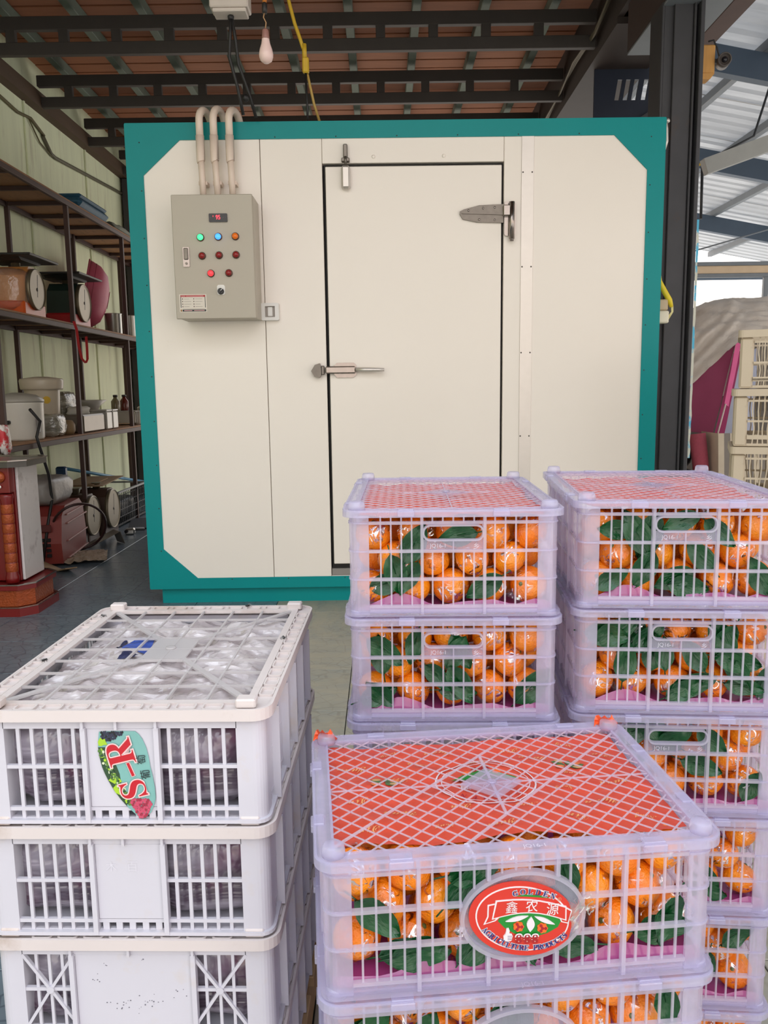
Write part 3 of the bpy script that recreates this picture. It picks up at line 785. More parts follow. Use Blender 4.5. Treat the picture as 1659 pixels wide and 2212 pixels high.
    tx = MB(); put_text(tx, 'JQ16-1', .012, -SW / 2 + .0105, .0085, 0, lid_z1 + .0004, None, .008); tx.fix = False
    tx.build('lid_lettering', EMBOSS, lid)['kind'] = 'stuff'
    return root

# ------------------------------------------------------------------ red sheets under the lids
def sheet_z(x, y, seed, amp): return amp * (noise.noise(Vector((x * 24 + seed, y * 24, seed))) * .9 + noise.noise(Vector((x * 60, y * 60 + seed, 0))) * .3)
def make_sheet(seed, printed):
    x0, x1, y0, y1 = (-.205, .205, -.113, .143) if seed < 10 else (-.203, .203, -.141, .141)
    n, m = 56, 36; mb = MB(); mb.smooth = True
    base = SH - .0145
    vs = []
    for j in range(m + 1):
        for i in range(n + 1):
            x = x0 + (x1 - x0) * i / n; y = y0 + (y1 - y0) * j / m
            if j == 0: y += .006 * math.sin(x * 31 + seed) - .006 * (x > .12)
            z = base + sheet_z(x, y, seed, .0058)
            vs.append((x, y, z))
    fs = [(j * (n + 1) + i, j * (n + 1) + i + 1, (j + 1) * (n + 1) + i + 1, (j + 1) * (n + 1) + i) for j in range(m) for i in range(n)]
    mb.add(vs, fs)
    return mb
def drape(mb, seed, lift):
    mb.v = [(x, y, SH - .0145 + sheet_z(x, y, seed, .0058) + lift + z) for x, y, z in mb.v]

# ------------------------------------------------------------------ mandarins
def peel_mat():
    m, nt, b, o = new_mat('mandarin_peel')
    n = tex_noise(nt, 14, 4); c = mixcol(nt, ramp(nt, n, .3, .7), srgb(238, 112, 4), srgb(255, 158, 14))
    fl = ramp(nt, tex_noise(nt, 160, 2), .70, .76); c = mixcol(nt, fl, c, srgb(206, 92, 16))
    nt.links.new(c, b.inputs['Base Color']); b.inputs['Roughness'].default_value = .42
    b.inputs['Subsurface Weight'].default_value = 0.0
    bump(nt, b, tex_noise(nt, 260, 2), .7, .003)
    return m
PEEL = peel_mat()
CALYX = M('green_brown_calyx', srgb(92, 104, 44), .7, var=.2)
def leaf_mat():
    m, nt, b, o = new_mat('citrus_leaf')
    n = tex_noise(nt, 30, 4); c = mixcol(nt, n, srgb(6, 44, 22), srgb(24, 88, 40))
    nt.links.new(c, b.inputs['Base Color']); b.inputs['Roughness'].default_value = .22
    bump(nt, b, tex_noise(nt, 60, 3, (1, 3, 1)), .5, .004)
    return m
LEAF = leaf_mat()
def wrinkled_film(name):
    """clear film with glints put in as thin noise lines of strong gloss"""
    m, nt, b, o = new_mat(name); nt.nodes.remove(b); N = nt.nodes.new; L = nt.links.new
    tc = N('ShaderNodeTexCoord'); oi = N('ShaderNodeObjectInfo'); ad = N('ShaderNodeVectorMath'); ad.operation = 'ADD'; L(tc.outputs['Object'], ad.inputs[0]); L(oi.outputs['Random'], ad.inputs[1])
    nz = N('ShaderNodeTexNoise'); nz.inputs['Scale'].default_value = 38; nz.inputs['Detail'].default_value = 2.5; nz.inputs['Distortion'].default_value = 1.2; L(ad.outputs[0], nz.inputs['Vector'])
    sb_ = N('ShaderNodeMath'); sb_.operation = 'SUBTRACT'; sb_.inputs[1].default_value = .5; L(nz.outputs['Fac'], sb_.inputs[0])
    ab = N('ShaderNodeMath'); ab.operation = 'ABSOLUTE'; L(sb_.outputs[0], ab.inputs[0])
    line = ramp(nt, ab.outputs[0], .008, .042, (1, 1, 1), (0, 0, 0))  # glint lines drawn from noise, not from the folds of the mesh
    gate = ramp(nt, tex_noise(nt, 30, 1), .42, .56)
    mu = N('ShaderNodeMath'); mu.operation = 'MULTIPLY'; L(line, mu.inputs[0]); L(gate, mu.inputs[1])
    mr = N('ShaderNodeMapRange'); L(mu.outputs[0], mr.inputs[0]); mr.inputs[3].default_value = .05; mr.inputs[4].default_value = .95
    tr = N('ShaderNodeBsdfTransparent'); gl = N('ShaderNodeBsdfGlossy'); gl.inputs['Roughness'].default_value = .12
    bp = N('ShaderNodeBump'); bp.inputs['Strength'].default_value = .5; bp.inputs['Distance'].default_value = .01; L(nz.outputs['Fac'], bp.inputs['Height']); L(bp.outputs[0], gl.inputs['Normal'])
    f = N('ShaderNodeMixShader'); L(mr.outputs[0], f.inputs[0]); L(tr.outputs[0], f.inputs[1]); L(gl.outputs[0], f.inputs[2]); L(f.outputs[0], o.inputs['Surface'])
    MATS[name] = m
    return m
WRAP = wrinkled_film('mandarin_wrap')
def mandarin_mesh(seed):
    mb = MB(); prof = []
    M_, N_ = 14, 22
    vs = []; fs = []
    for i in range(M_ + 1):
        a = PI * i / M_
        for j in range(N_):
            t = 2 * PI * j / N_
            r = math.sin(a) * (1 + .025 * math.cos(9 * t) * math.sin(a) ** 4 * .6 + .05 * noise.noise(Vector((math.cos(t) * 1.3 + seed, math.sin(t) * 1.3, a))))
            z = -math.cos(a) * .86
            if a > PI * .86: z -= .10 * (1 - (PI - a) / (PI * .14)) ** 1.5
            vs.append((r, t, z))
    vs = [(r * math.cos(t), r * math.sin(t), z) for r, t, z in vs]
    for i in range(M_):
        for j in range(N_): fs.append((i * N_ + j, i * N_ + (j + 1) % N_, (i + 1) * N_ + (j + 1) % N_, (i + 1) * N_ + j))
    mb.add([(x * R_, y * R_, z * R_) for x, y, z in vs], fs, None, True)
    return mb
R_ = .0285
def leaf_mb(L=.066, W=.031, curl=.25):
    mb = MB(); mb.smooth = True; mb.fix = False
    n = 9; vs = []; fs = []
    for i in range(n + 1):
        t = i / n; w = W / 2 * math.sin(PI * t ** .85) ** .8 + .0006; x = L * t
        for k in (-1, -.5, 0, .5, 1):
            vs.append((x, k * w, .004 * abs(k) + curl * L * .5 * (t - .4) ** 2 + (.0 if k else -.0012) + .0025 * math.sin(t * 11 + k * 2)))
    for i in range(n):
        for k in range(4): fs.append((i * 5 + k, i * 5 + k + 1, i * 5 + 6 + k, i * 5 + 5 + k))
    mb.add(vs, fs)
    mb.tube([(-.014, 0, .0), (0, 0, .0), (L * .5, 0, -.0005)], [.0011, .0011, .0005], 5)
    return mb
def wrap_mb(seed):
    import bmesh as bm_
    b = bm_.new(); bm_.ops.create_icosphere(b, subdivisions=2 + 1 * (seed > 9), radius=1)
    b.verts.ensure_lookup_table()
    vs = []
    for v in b.verts:
        p = v.co.normalized()
        q = noise.noise(p * 2.3 + Vector((seed, 0, 0))); q2 = abs(noise.noise(p * 5 + Vector((0, seed, 0))))
        r = R_ * (1.03 + .09 * q + .13 * q2)
        vs.append((p.x * r, p.y * r, p.z * r * .92))
    fs = [tuple(v.index for v in f.verts) for f in b.faces]
    b.free()
    mb = MB(); mb.add(vs, fs, None, False)
    # twisted tail of the wrapper
    a = random.uniform(0, 6)
    for k in range(5):
        t0, t1 = a + k * .5, a + k * .5 + .4
        c = Vector((0, 0, R_ * .9))
        p = Vector((math.cos(t0) * .02, math.sin(t0) * .02, R_ * 1.05 + .006 * (k % 2))); q = Vector((math.cos(t1) * .021, math.sin(t1) * .021, R_ * 1.0))
        o = len(mb.v); mb.v += [tuple(c), tuple(p), tuple(q)]; mb.face((o, o + 1, o + 2))
    return mb
MAND_ME = []; WRAP_ME = []; LEAF_ME = []
proto = thing('mandarin_store', None, None)
for k in range(4):
    o = mandarin_mesh(k * 3.7).build('mandarin_orange', PEEL); MAND_ME.append(o.data); bpy.data.objects.remove(o)
    o = wrap_mb(k * 5.1).build('clear_wrapper', WRAP); WRAP_ME.append(o.data); bpy.data.objects.remove(o)
for L, W, c in ((.070, .036, .3), (.060, .030, .8), (.078, .038, -.4), (.064, .034, .1)):
    o = leaf_mb(L, W, c).build('leaf', LEAF); LEAF_ME.append(o.data); bpy.data.objects.remove(o)
mb = MB(); mb.lathe([(.0042, 0), (.003, .0016), (.0014, .003), (1e-5, .003)], 7, TR(0, 0, R_ * .755))
o = mb.build('calyx', CALYX); CALYX_ME = o.data; bpy.data.objects.remove(o); bpy.data.objects.remove(proto)
def obj(name, me, parent=None, loc=(0, 0, 0), rot=(0, 0, 0), scale=None):
    o = bpy.data.objects.new(name, me); COL.objects.link(o)
    if parent: o.parent = parent
    o.location = loc; o.rotation_euler = rot
    if scale: o.scale = scale if isinstance(scale, tuple) else (scale,) * 3
    return o
def rnd_rot(rg): return (rg.uniform(0, 6.28), rg.uniform(0, 6.28), rg.uniform(0, 6.28))
def mandarin(M4, p, rg, label, group, leaves, front, wrapped=True):
    """one mandarin: peel, calyx, wrapper and sometimes leaves; front = crate-frame direction towards the viewer-side wall"""
    q = M4 @ Vector(p)
    s = rg.uniform(.94, 1.02)
    o = obj('mandarin_orange', MAND_ME[rg.randrange(4)], None, q, (0, 0, 0), s)
    E = (Matrix.Rotation(rg.uniform(-1.4, 1.4), 3, 'X') @ Matrix.Rotation(rg.uniform(-1.2, 1.2), 3, 'Y') @ Matrix.Rotation(rg.uniform(0, 6.28), 3, 'Z'))
    o.rotation_euler = E.to_euler()
    tag(o, label, 'mandarin', group)
    obj('calyx', CALYX_ME, o)
    if wrapped: obj('clear_wrapper', WRAP_ME[rg.randrange(4)], o, (0, 0, 0), rnd_rot(rg))
    Ei = E.inverted()
    fd = (M4.to_3x3().normalized() @ Vector(front)).normalized()
    sd = fd.cross(Vector((0, 0, 1))).normalized()
    for k in range(leaves):
        a = rg.uniform(0, 6.28)
        along = sd * math.cos(a) + Vector((0, 0, 1)) * math.sin(a)
        nrm = (fd + .10 * along * rg.uniform(-1, 1) + .15 * sd * rg.uniform(-1, 1)).normalized()
        xx = (along - nrm * along.dot(nrm)).normalized(); yy = nrm.cross(xx)
        base = fd * (R_ * 1.22 - .003 * k) - xx * rg.uniform(.015, .035) + sd * rg.uniform(-.010, .010) + Vector((0, 0, rg.uniform(-.008, .008)))
        # keep both leaf ends inside the crate: pull the leaf back to the wall plane and towards the crate middle
        P0 = M4.inverted() @ (q + base); P1 = M4.inverted() @ (q + base + xx * .075)
        for ax, lo_, hi_ in ((0, X0 + .0105, X1 - .0105), (1, Y0 + .0105, Y1 - .0105), (2, .018, SH - .022)):
            a_, b_ = min(P0[ax], P1[ax]), max(P0[ax], P1[ax])
            sh = max(0, lo_ - a_) if a_ < lo_ else (min(0, hi_ - b_) if b_ > hi_ else 0)
            vec = Vector((0, 0, 0)); vec[ax] = sh
            base = base + M4.to_3x3() @ vec
        R3 = Matrix((xx, yy, nrm)).transposed()
        lo = obj('leaf', LEAF_ME[rg.randrange(4)], o)
        lo.rotation_euler = (Ei @ R3).to_euler(); lo.location = (Ei @ base) / s
    return o

def liner_mb():
    mb = MB(); mb.fix = False
    n = 24
    for x0, x1, y0, y1 in ((X0 + .008, X1 - .008, Y0 + .008, Y0 + .0082), ):
        pass
    def strip(p0, p1, inward, h):
        vs = []; fs = []
        for i in range(n + 1):
            t = i / n; x = p0[0] + (p1[0] - p0[0]) * t; y = p0[1] + (p1[1] - p0[1]) * t
            zt = h * (.65 + .7 * noise.noise(Vector((x * 18, y * 18, 3))))
            for z, d in ((.0065, 0), (zt * .6, .002), (max(.01, zt), .006)):
                vs.append((x + inward[0] * d, y + inward[1] * d, z))
        for i in range(n):
            for k in range(2): fs.append((i * 3 + k, i * 3 + 3 + k, i * 3 + 4 + k, i * 3 + 1 + k))
        mb.add(vs, fs)
    a = .0075
    strip((X0 + a, Y0 + a), (X1 - a, Y0 + a), (0, 1), .030); strip((X0 + a, Y1 - a), (X1 - a, Y1 - a), (0, -1), .030)
    strip((X0 + a, Y0 + a), (X0 + a, Y1 - a), (1, 0), .030); strip((X1 - a, Y0 + a), (X1 - a, Y1 - a), (-1, 0), .030)
    mb.box(X0 + a, X1 - a, Y0 + a, Y1 - a, .0062, .0068)
    return mb
LINER_ME = None
crate_oval = make_crate('oval'); crate_plain = make_crate('plain')
tree_oval, tree_plain = snapshot(crate_oval), snapshot(crate_plain)
used = {'oval': False, 'plain': False}
def crate(kind, x, y, z, rz, label, group, sz=1.0):
    src, tree = (crate_oval, tree_oval) if kind == 'oval' else (crate_plain, tree_plain)
    o = src if not used[kind] else copy_tree(src, None, tree)
    used[kind] = True
    o.location = (x, y, z); o.rotation_euler = (0, 0, rz); o.scale = (1, 1, sz)
    o['label'] = label; o['category'] = 'crate'; o['group'] = group
    return o
liner_o = liner_mb().build('liner_film', PURPLE); LINER_ME = liner_o.data; bpy.data.objects.remove(liner_o)
ORD = ('first', 'second', 'third', 'fourth', 'fifth', 'sixth', 'seventh', 'eighth')
ROWN = ('bottom', 'middle', 'upper')
def fill(M4, seed, where, group, face, n_across, rows, back=True):
    """front layer with leaves and wrappers, then a plainer second layer in the gaps"""
    rg = random.Random(seed)
    if face == 'long': W = X1 - X0 - .014; front = (0, -1, 0)
    else: W = Y1 - Y0 - .014; front = (-1, 0, 0)
    pitch_ = W / n_across
    pitch_z = .0425
    for r in rows:
        odd = r % 2
        cnt = n_across if not odd else n_across - 1
        for i in range(cnt):
            u = -W / 2 + pitch_ * (i + .5 + .5 * odd) + rg.uniform(-.002, .002)
            d = .0465 + rg.uniform(-.002, .005)
            z = .036 + pitch_z * r + rg.uniform(-.002, .002)
            p = (u, Y0 + d, z) if face == 'long' else (X0 + d, -u, z)
            lv = rg.choices((0, 1, 2), (.50, .36, .14))[0]
            mandarin(M4, p, rg, 'wrapped mandarin%s, %s from left in %s row, %s' % (('', ' with leaf', ' with leaves')[lv], ORD[i], ROWN[r], where), group, lv, front)
        if back:
            cnt = n_across - 1 if not odd else n_across
            for i in range(cnt):
                u = -W / 2 + pitch_ * (i + 1 - .5 * odd)
                d = .100; z = .036 + pitch_z * r
                p = (u, Y0 + d, z) if face == 'long' else (X0 + d, -u, z)
                mandarin(M4, p, rg, 'bare mandarin behind, %s from left in %s row, %s' % (ORD[i], ROWN[r], where), group + ', second layer', 0, front, False)
def local(x, y, z, rz, sz=1.0): return TR(x, y, z) @ RZ(rz) @ Matrix.Diagonal((1, 1, sz, 1))
def stack_center(fx, fy, ya, along, deep):
    """centre of a box given its front-left corner, yaw and sizes"""
    c, s = math.cos(ya), math.sin(ya)
    return (fx + c * along / 2 - s * deep / 2, fy + s * along / 2 + c * deep / 2)
def liner(o, label, group):
    l = obj('plastic_liner', LINER_ME, None, o.location, o.rotation_euler, tuple(o.scale)); tag(l, label, 'liner', group)
SHEETS = {}
def red_sheet(o, key, label, printed=False):
    if key not in SHEETS:
        t = make_sheet(key, False); t.fix = False; s = t.build('red_cover_sheet', RED_SHEET); SHEETS[key] = s
    else: s = obj('red_cover_sheet', SHEETS[key].data)
    s.location = o.location; s.rotation_euler = o.rotation_euler; s.scale = o.scale
    return tag(s, label, 'sheet', 'red sheets under crate lids')

# near crate stack -------------------------------------------------
ordn = ('top', 'second', 'third', 'bottom', 'fifth', 'sixth')
nx, ny = stack_center(-.079, .803, .0933, SL, SW)
NS = 1.007
for k in range(4):
    z = (3 - k) * SH * NS
    o = crate('oval', nx, ny, z, .0933, 'clear lilac mandarin crate with oval plate, %s of the front stack' % ordn[k], 'crates of the front mandarin stack', NS)
    if k == 0:
        near = o
    if k < 2:
        liner(o, 'purple plastic liner in the %s crate of the front stack' % ordn[k], 'purple crate liners')
        fill(local(nx, ny, z, .0933, NS), 11 + k, '%s crate of front stack' % ordn[k], 'mandarins in the %s crate of the front stack' % ordn[k], 'long', 7, (0, 1, 2) if k == 0 else (1, 2), back=True)
# third row fills up to the lid in the near crate: a top strip seen through the lattice is covered by the red sheet
# middle stack -----------------------------------------------------
mx, my = stack_center(-.0629, 1.1972, -.0253, SW, SL)
MS = .992
for k in range(6):
    z = (5 - k) * SH * MS
    o = crate('plain', mx, my, z, -.0253 + PI / 2, 'clear lilac mandarin crate with handle slot, %s of the middle stack' % ('bottom' if k == 5 else 'fourth' if k == 3 else ordn[k]), 'crates of the middle mandarin stack', MS)
    if k == 0:
        red_sheet(o, 21, 'red plastic sheet under the lid of the middle stack')
    if k < 2:
        liner(o, 'purple plastic liner in the %s crate of the middle stack' % ordn[k], 'purple crate liners')
        fill(local(mx, my, z, -.0253 + PI / 2, MS), 31 + k, '%s crate of middle stack' % ordn[k], 'mandarins in the %s crate of the middle stack' % ordn[k], 'short', 5, (0, 1, 2))
# right stack ------------------------------------------------------
rx, ry = stack_center(.2821, 1.2084, -.084, SW, SL)
for k in range(6):
    z = (5 - k) * SH
    nm = 'bottom' if k == 5 else 'fourth' if k == 3 else ordn[k]
    o = crate('plain', rx, ry, z, -.084 + PI / 2, 'clear lilac mandarin crate with handle slot, %s of the right stack' % nm, 'crates of the right mandarin stack')
    if k == 0:
        red_sheet(o, 41, 'red plastic sheet under the lid of the right stack')
    liner(o, 'purple plastic liner in the %s crate of the right stack' % nm, 'purple crate liners')
    fill(local(rx, ry, z, -.084 + PI / 2), 51 + k, '%s crate of right stack' % nm, 'mandarins in the %s crate of the right stack' % nm, 'short', 5, (0, 1, 2), back=(k < 3))

# printed red sheet of the near crate ---------------------------------
ns = red_sheet(near, 1, 'red plastic sheet with gold script and oval emblem under the front crate lid', True)
tx = MB(); tx.fix = False
rg = random.Random(5)
WORDS = ('𝓧𝓲𝓷', '𝓝𝓸𝓷𝓰', '𝓨𝓾𝓪𝓷')
wi = 0
for r, yy in enumerate((-.085, -.045, -.008, .032, .072, .112)):
    for c_ in range(5):
        xx = -.165 + c_ * .083 + (.04 if r % 2 else 0) + rg.uniform(-.01, .01)
        if xx > .19 or (abs(xx) < .085 and abs(yy - .015) < .05): continue
        put_text(tx, WORDS[wi % 3], xx, yy + rg.uniform(-.006, .006), .0115, PI + rg.uniform(-.25, .25), 0, None, -.004); wi += 1
drape(tx, 1, .0012)
tx.build('gold_script', GOLD_INK, ns)['kind'] = 'stuff'
em = MB(); em.fix = False
def epoly(poly, z, m):
    em.m = m; o = len(em.v); em.v += [(x, y, z) for x, y in poly]; em.face(range(o, o + len(poly)))
def ering(a, b, t, cx, cy, z, m):
    em.m = m; n = 48; A = ellipse(a, b, n, cx, cy); B_ = ellipse(a - t, b - t, n, cx, cy); o = len(em.v)
    em.v += [(x, y, z) for x, y in A] + [(x, y, z) for x, y in B_]
    for i in range(n): em.face((o + i, o + (i + 1) % n, o + n + (i + 1) % n, o + n + i))
ex_, ey_ = -.004, .018
ering(.066, .056, .0022, ex_, ey_, 0, 0); ering(.058, .048, .0012, ex_, ey_, 0, 0)
gp = [(ex_ + .046 * math.cos(PI + PI * t / 16), ey_ + .004 - .02 * math.sin(PI + PI * t / 16) * -1) for t in range(17)]
epoly([(ex_ - .046 + .092 * t / 14, ey_ + .006 + .024 * math.sin(PI * t / 14)) for t in range(15)][::-1], .0002, 1)
for a_ in (-.6, 0, .6): epoly([(ex_ + math.sin(a_) * .006 + .018 * math.sin(a_) * u + .005 * math.sin(PI * u) * math.cos(a_) * s_, ey_ + .010 + .016 * math.cos(a_) * u) for u, s_ in [(k / 6, 1) for k in range(7)] + [(k / 6, -1) for k in range(5, 0, -1)]], .0004, 0)
for dx_ in (-.02, .02): epoly(ellipse(.006, .006, 14, ex_ + dx_, ey_ + .026), .0005, 2)
em.m = 0
for i, chh in enumerate('鑫农源'): put_text(em, chh, ex_ + .028 - .028 * i, ey_ - .009, .0135, PI, .0004, None, .01)
em.m = 3
for i, chh in enumerate('𝐆𝐎𝐋𝐃𝐄𝐍'):
    a_ = -.72 + i * .288; put_text(em, chh, ex_ - math.sin(a_) * .053, ey_ - math.cos(a_) * .042, .0075, PI + -a_ * .8, .0004, None, .006)
em.m = 4
put_text(em, '𝟖𝟖𝟖', ex_, ey_ + .034, .011, PI, .0006, None, .01)
drape(em, 1, .0016)
INK_W = M('ink_white', srgb(214, 204, 206), .45, var=.03); INK_G = M('ink_green', srgb(18, 124, 38), .45, var=.05); INK_O = M('ink_orange', srgb(230, 96, 30), .45, var=.15, scale=300)
INK_B = M('ink_navy', srgb(36, 38, 104), .45, var=.05); INK_R = M('ink_dark_red', srgb(150, 20, 30), .45, var=.05); INK_RED = M('ink_red', srgb(194, 46, 32), .38, var=.05)
em.build('oval_emblem', [INK_W, INK_G, INK_O, INK_R, INK_R], ns)
fr = MB(); fr.fix = False
for cx_, cy_ in ((-.135, .030), (.115, .052)):
    for k in range(5):
        a_ = k * 1.3; fr.m = 0; o = len(fr.v); pts = [(cx_ + .004 * math.cos(a_) + .020 * u * math.cos(a_) - .005 * math.sin(PI * u) * s_ * math.sin(a_), cy_ + .014 * u * math.sin(a_) + .005 * math.sin(PI * u) * s_ * math.cos(a_), 0) for u, s_ in [(i / 5, 1) for i in range(6)] + [(i / 5, -1) for i in range(4, 0, -1)]]
        fr.v += pts; fr.face(range(o, o + len(pts)))
    for k in range(4):
        fr.m = 1 + k % 2; o = len(fr.v); fr.v += [(x, y, .0003) for x, y in ellipse(.006, .0045, 12, cx_ + .016 * math.cos(k * 1.7 + .5), cy_ + .010 * math.sin(k * 1.7 + .5))]; fr.face(range(o, o + 12))
drape(fr, 1, .0011)
fr.build('printed_fruit', [M('ink_dull_green', srgb(70, 106, 60), .45), M('ink_dull_orange', srgb(214, 110, 56), .45), M('ink_pale_green', srgb(190, 150, 96), .45)], ns)['kind'] = 'stuff'
# red sheet corners sticking out of the lid corners
def tuft(name, base, x, y, z, lab_):
    mb = MB(); mb.fix = False
    vs = []; fs = []
    n = 7
    for i in range(n):
        for j in range(4):
            t = i / (n - 1); a = (t - .5) * 2.2
            vs.append((x + .020 * math.sin(a) * (1 - .15 * j), y + .010 * math.cos(a * 1.6 + j) * .8, z + j * .0055 + .003 * math.sin(i * 2.3 + j)))
    for i in range(n - 1):
        for j in range(3): fs.append((i * 4 + j, i * 4 + 4 + j, i * 4 + 5 + j, i * 4 + 1 + j))
    mb.add(vs, fs)
    o = mb.build(name, M('orange_red_fold', srgb(238, 98, 52), .35), base)
    return o
tuft('sheet_corner', ns, -.208, .150, SH - .004, '')
tuft('sheet_corner', ns, .205, .150, SH - .004, '')

# oval sticker on the near crate front -----------------------------------
lb = MB(); lb.fix = True
KX, KZ = .0000927, .0000993
def LP(u, v): return ((u - 830) * KX, .0830 + (-(v - 640) - .0744 * (u - 830)) * KZ)
def lpoly(pts, h, m, raw=False):
    lb.m = m; P = pts if raw else [LP(*p) for p in pts]
    a = sum(P[i][0] * P[(i + 1) % len(P)][1] - P[(i + 1) % len(P)][0] * P[i][1] for i in range(len(P)))
    lb.prism(P if a > 0 else P[::-1], .0016, h, FACE)
def el(a, b, tilt, n=56, u0=820, v0=665): return [(u0 + a * math.cos(t) * math.cos(tilt) - b * math.sin(t) * math.sin(tilt), v0 + a * math.cos(t) * math.sin(tilt) + b * math.sin(t) * math.cos(tilt)) for t in [2 * PI * i / n for i in range(n)]]
TL = .085
out = [(u, v) if u < 1380 else (1380 + (u - 1380) * .45, v) for u, v in el(650, 445, TL)]
lpoly(out, .0022, 0)
lpoly(el(570, 385, TL), .0025, 1); lpoly(el(552, 368, TL), .0028, 0)
lpoly([(520, 690), (560, 630), (640, 585), (800, 560), (980, 570), (1150, 610), (1290, 680), (1250, 760), (1130, 830), (1000, 870), (860, 875), (720, 840), (600, 770)], .0031, 2)
lpoly([(700, 395), (860, 372), (1040, 385), (1200, 420), (1000, 405), (860, 398)], .0030, 2)
lpoly([(395, 498), (500, 478), (470, 600), (520, 640), (530, 655), (490, 690), (345, 735), (390, 640)], .0033, 1); lpoly([(412, 510), (484, 494), (455, 605), (500, 650), (480, 676), (372, 715), (408, 640)], .0036, 0)
lpoly([(1345, 520), (1420, 560), (1380, 720), (1290, 700), (1270, 660)], .0033, 1); lpoly([(1352, 540), (1404, 568), (1368, 702), (1300, 688), (1290, 665)], .0036, 0)
ban = [(490, 445)] + [(490 + 860 * t / 8, 445 - 55 * math.sin(PI * t / 8) * .9 + 65 * (t / 8)) for t in range(1, 9)]
ban2 = [(1350 - 905 * t / 8, 680 - 85 * math.sin(PI * t / 8) * 1.0 - 10 * (t / 8)) for t in range(9)]
lpoly(ban + ban2, .0039, 1)
inner_ = [(508, 458)] + [(508 + 825 * t / 8, 458 - 55 * math.sin(PI * t / 8) * .9 + 64 * (t / 8)) for t in range(1, 9)] + [(1333 - 868 * t / 8, 660 - 80 * math.sin(PI * t / 8) - 10 * (t / 8)) for t in range(9)]
lpoly(inner_, .0042, 0)
def leafp(p, q, w): 
    d = Vector((q[0] - p[0], q[1] - p[1])); nn = Vector((-d.y, d.x)).normalized() * w
    return [(p[0] + d.x * t + nn.x * math.sin(PI * t), p[1] + d.y * t + nn.y * math.sin(PI * t)) for t in [i / 8 for i in range(9)]] + [(p[0] + d.x * t - nn.x * math.sin(PI * t), p[1] + d.y * t - nn.y * math.sin(PI * t)) for t in [i / 8 for i in range(7, 0, -1)]]
for p, q, w in (((885, 622), (610, 690), 26), ((960, 628), (1210, 722), 26), ((922, 632), (908, 812), 48)): lpoly(leafp(p, q, w), .0046, 1)
for cx_, cy_ in ((768, 750), (1058, 768)):
    lpoly([(cx_ + 62 * math.cos(t) * (1 + .1 * math.cos(7 * t)), cy_ + 58 * math.sin(t) * (1 + .1 * math.cos(7 * t))) for t in [2 * PI * i / 24 for i in range(24)]], .0044, 3)
    for k in range(7): lpoly(el(19, 19, 0, 10, cx_ + (38 * math.cos(k * 1.05) if k else 0), cy_ + (36 * math.sin(k * 1.05) if k else 0)), .0047, 3 if k % 2 else 4)
# thumb-up hand
lpoly([(622, 772), (650, 768), (662, 800), (655, 832), (690, 842), (698, 865), (692, 885), (690, 905), (676, 922), (615, 925), (590, 905), (586, 868), (610, 840), (618, 810)], .0044, 1)
for k in range(3): lpoly([(636, 862 + 20 * k), (690, 860 + 20 * k), (690, 864 + 20 * k), (636, 866 + 20 * k)], .0046, 5)
def ltext(ch, u, v, hpx, ang, m, bold, h):
    lb.m = m; x, z = LP(u, v)
    put_text(lb, ch, x, z, hpx * KZ, -ang - .0744 * 0, h, FACE, bold, .95)
def arc_text(txt, ctrl, hpx, m_in, m_out, bold, h):
    # letters spread along a polyline of (u, v)
    L = [0]
    for a, b in zip(ctrl, ctrl[1:]): L.append(L[-1] + math.dist(a, b))
    n = len(txt)
    for i, chh in enumerate(txt):
        if chh == ' ': continue
        s_ = L[-1] * (i + .5) / n
        k = max(j for j in range(len(L) - 1) if L[j] <= s_)
        t = (s_ - L[k]) / (L[k + 1] - L[k]); a, b = ctrl[k], ctrl[k + 1]
        u, v = a[0] + (b[0] - a[0]) * t, a[1] + (b[1] - a[1]) * t
        # slope measured on the crate face
        p, q = LP(*a), LP(*b); ang = -math.atan2(q[1] - p[1], q[0] - p[0])
        ltext(chh, u, v, hpx * 1.04, ang, m_out, bold + .045, h); ltext(chh, u, v, hpx, ang, m_in, bold, h + .0003)
lb.fix = True
letters = MB(); letters.fix = False
keep = lb; lb = letters
arc_text('𝐆𝐎𝐋𝐃𝐄𝐍', [(680, 368), (770, 345), (860, 335), (950, 337), (1050, 352), (1140, 375), (1225, 405)], 62, 0, 1, .01, .0034)
arc_text('𝐀𝐆𝐑𝐈𝐂𝐔𝐋𝐓𝐔𝐑𝐄 𝐏𝐑𝐎𝐃𝐔𝐂𝐓𝐒', [(345, 778), (430, 855), (530, 925), (640, 975), (760, 1005), (880, 1012), (1000, 1005), (1110, 985), (1210, 945), (1290, 895), (1355, 840)], 62, 0, 1, .01, .0032)
for i, u in enumerate((770, 872, 968)): ltext('𝟖', u, 893, 110, .02, 1, .085, .0050); ltext('𝟖', u, 893, 106, .02, 2, .0, .0053)
for chh, u, v in (('鑫', 682, 515), ('农', 925, 498), ('源', 1178, 535)): ltext(chh, u, v, 140, .06, 1, .004 if chh != '鑫' else 0, .0046)
ltext('®', 1262, 425, 48, .1, 3, 0, .0034)
lb = keep
stk = tag(lb.build('oval_sticker', [INK_RED, INK_W, INK_G, INK_O, INK_R, INK_B], near, (0, Y0, 0)), 'red oval sticker with fruit emblem')
letters_o = letters.build('sticker_lettering', [INK_B, INK_W, INK_R, M('ink_tan', srgb(208, 130, 96), .5)], stk); letters_o['kind'] = 'stuff'
# loose film edge over the right end of the sticker
fb = MB(); fb.fix = False
vs = [(( (1400 - 830) * KX + .012 * i + .003 * math.sin(j * 2 + i)), -.0065 - .001 * math.sin(i * 1.7 + j), .055 + .012 * j) for j in range(6) for i in range(3)]
fb.add(vs, [(j * 3 + i, j * 3 + i + 1, j * 3 + 4 + i, j * 3 + 3 + i) for j in range(5) for i in range(2)])
fb.build('sticker_film', WRAP, stk)

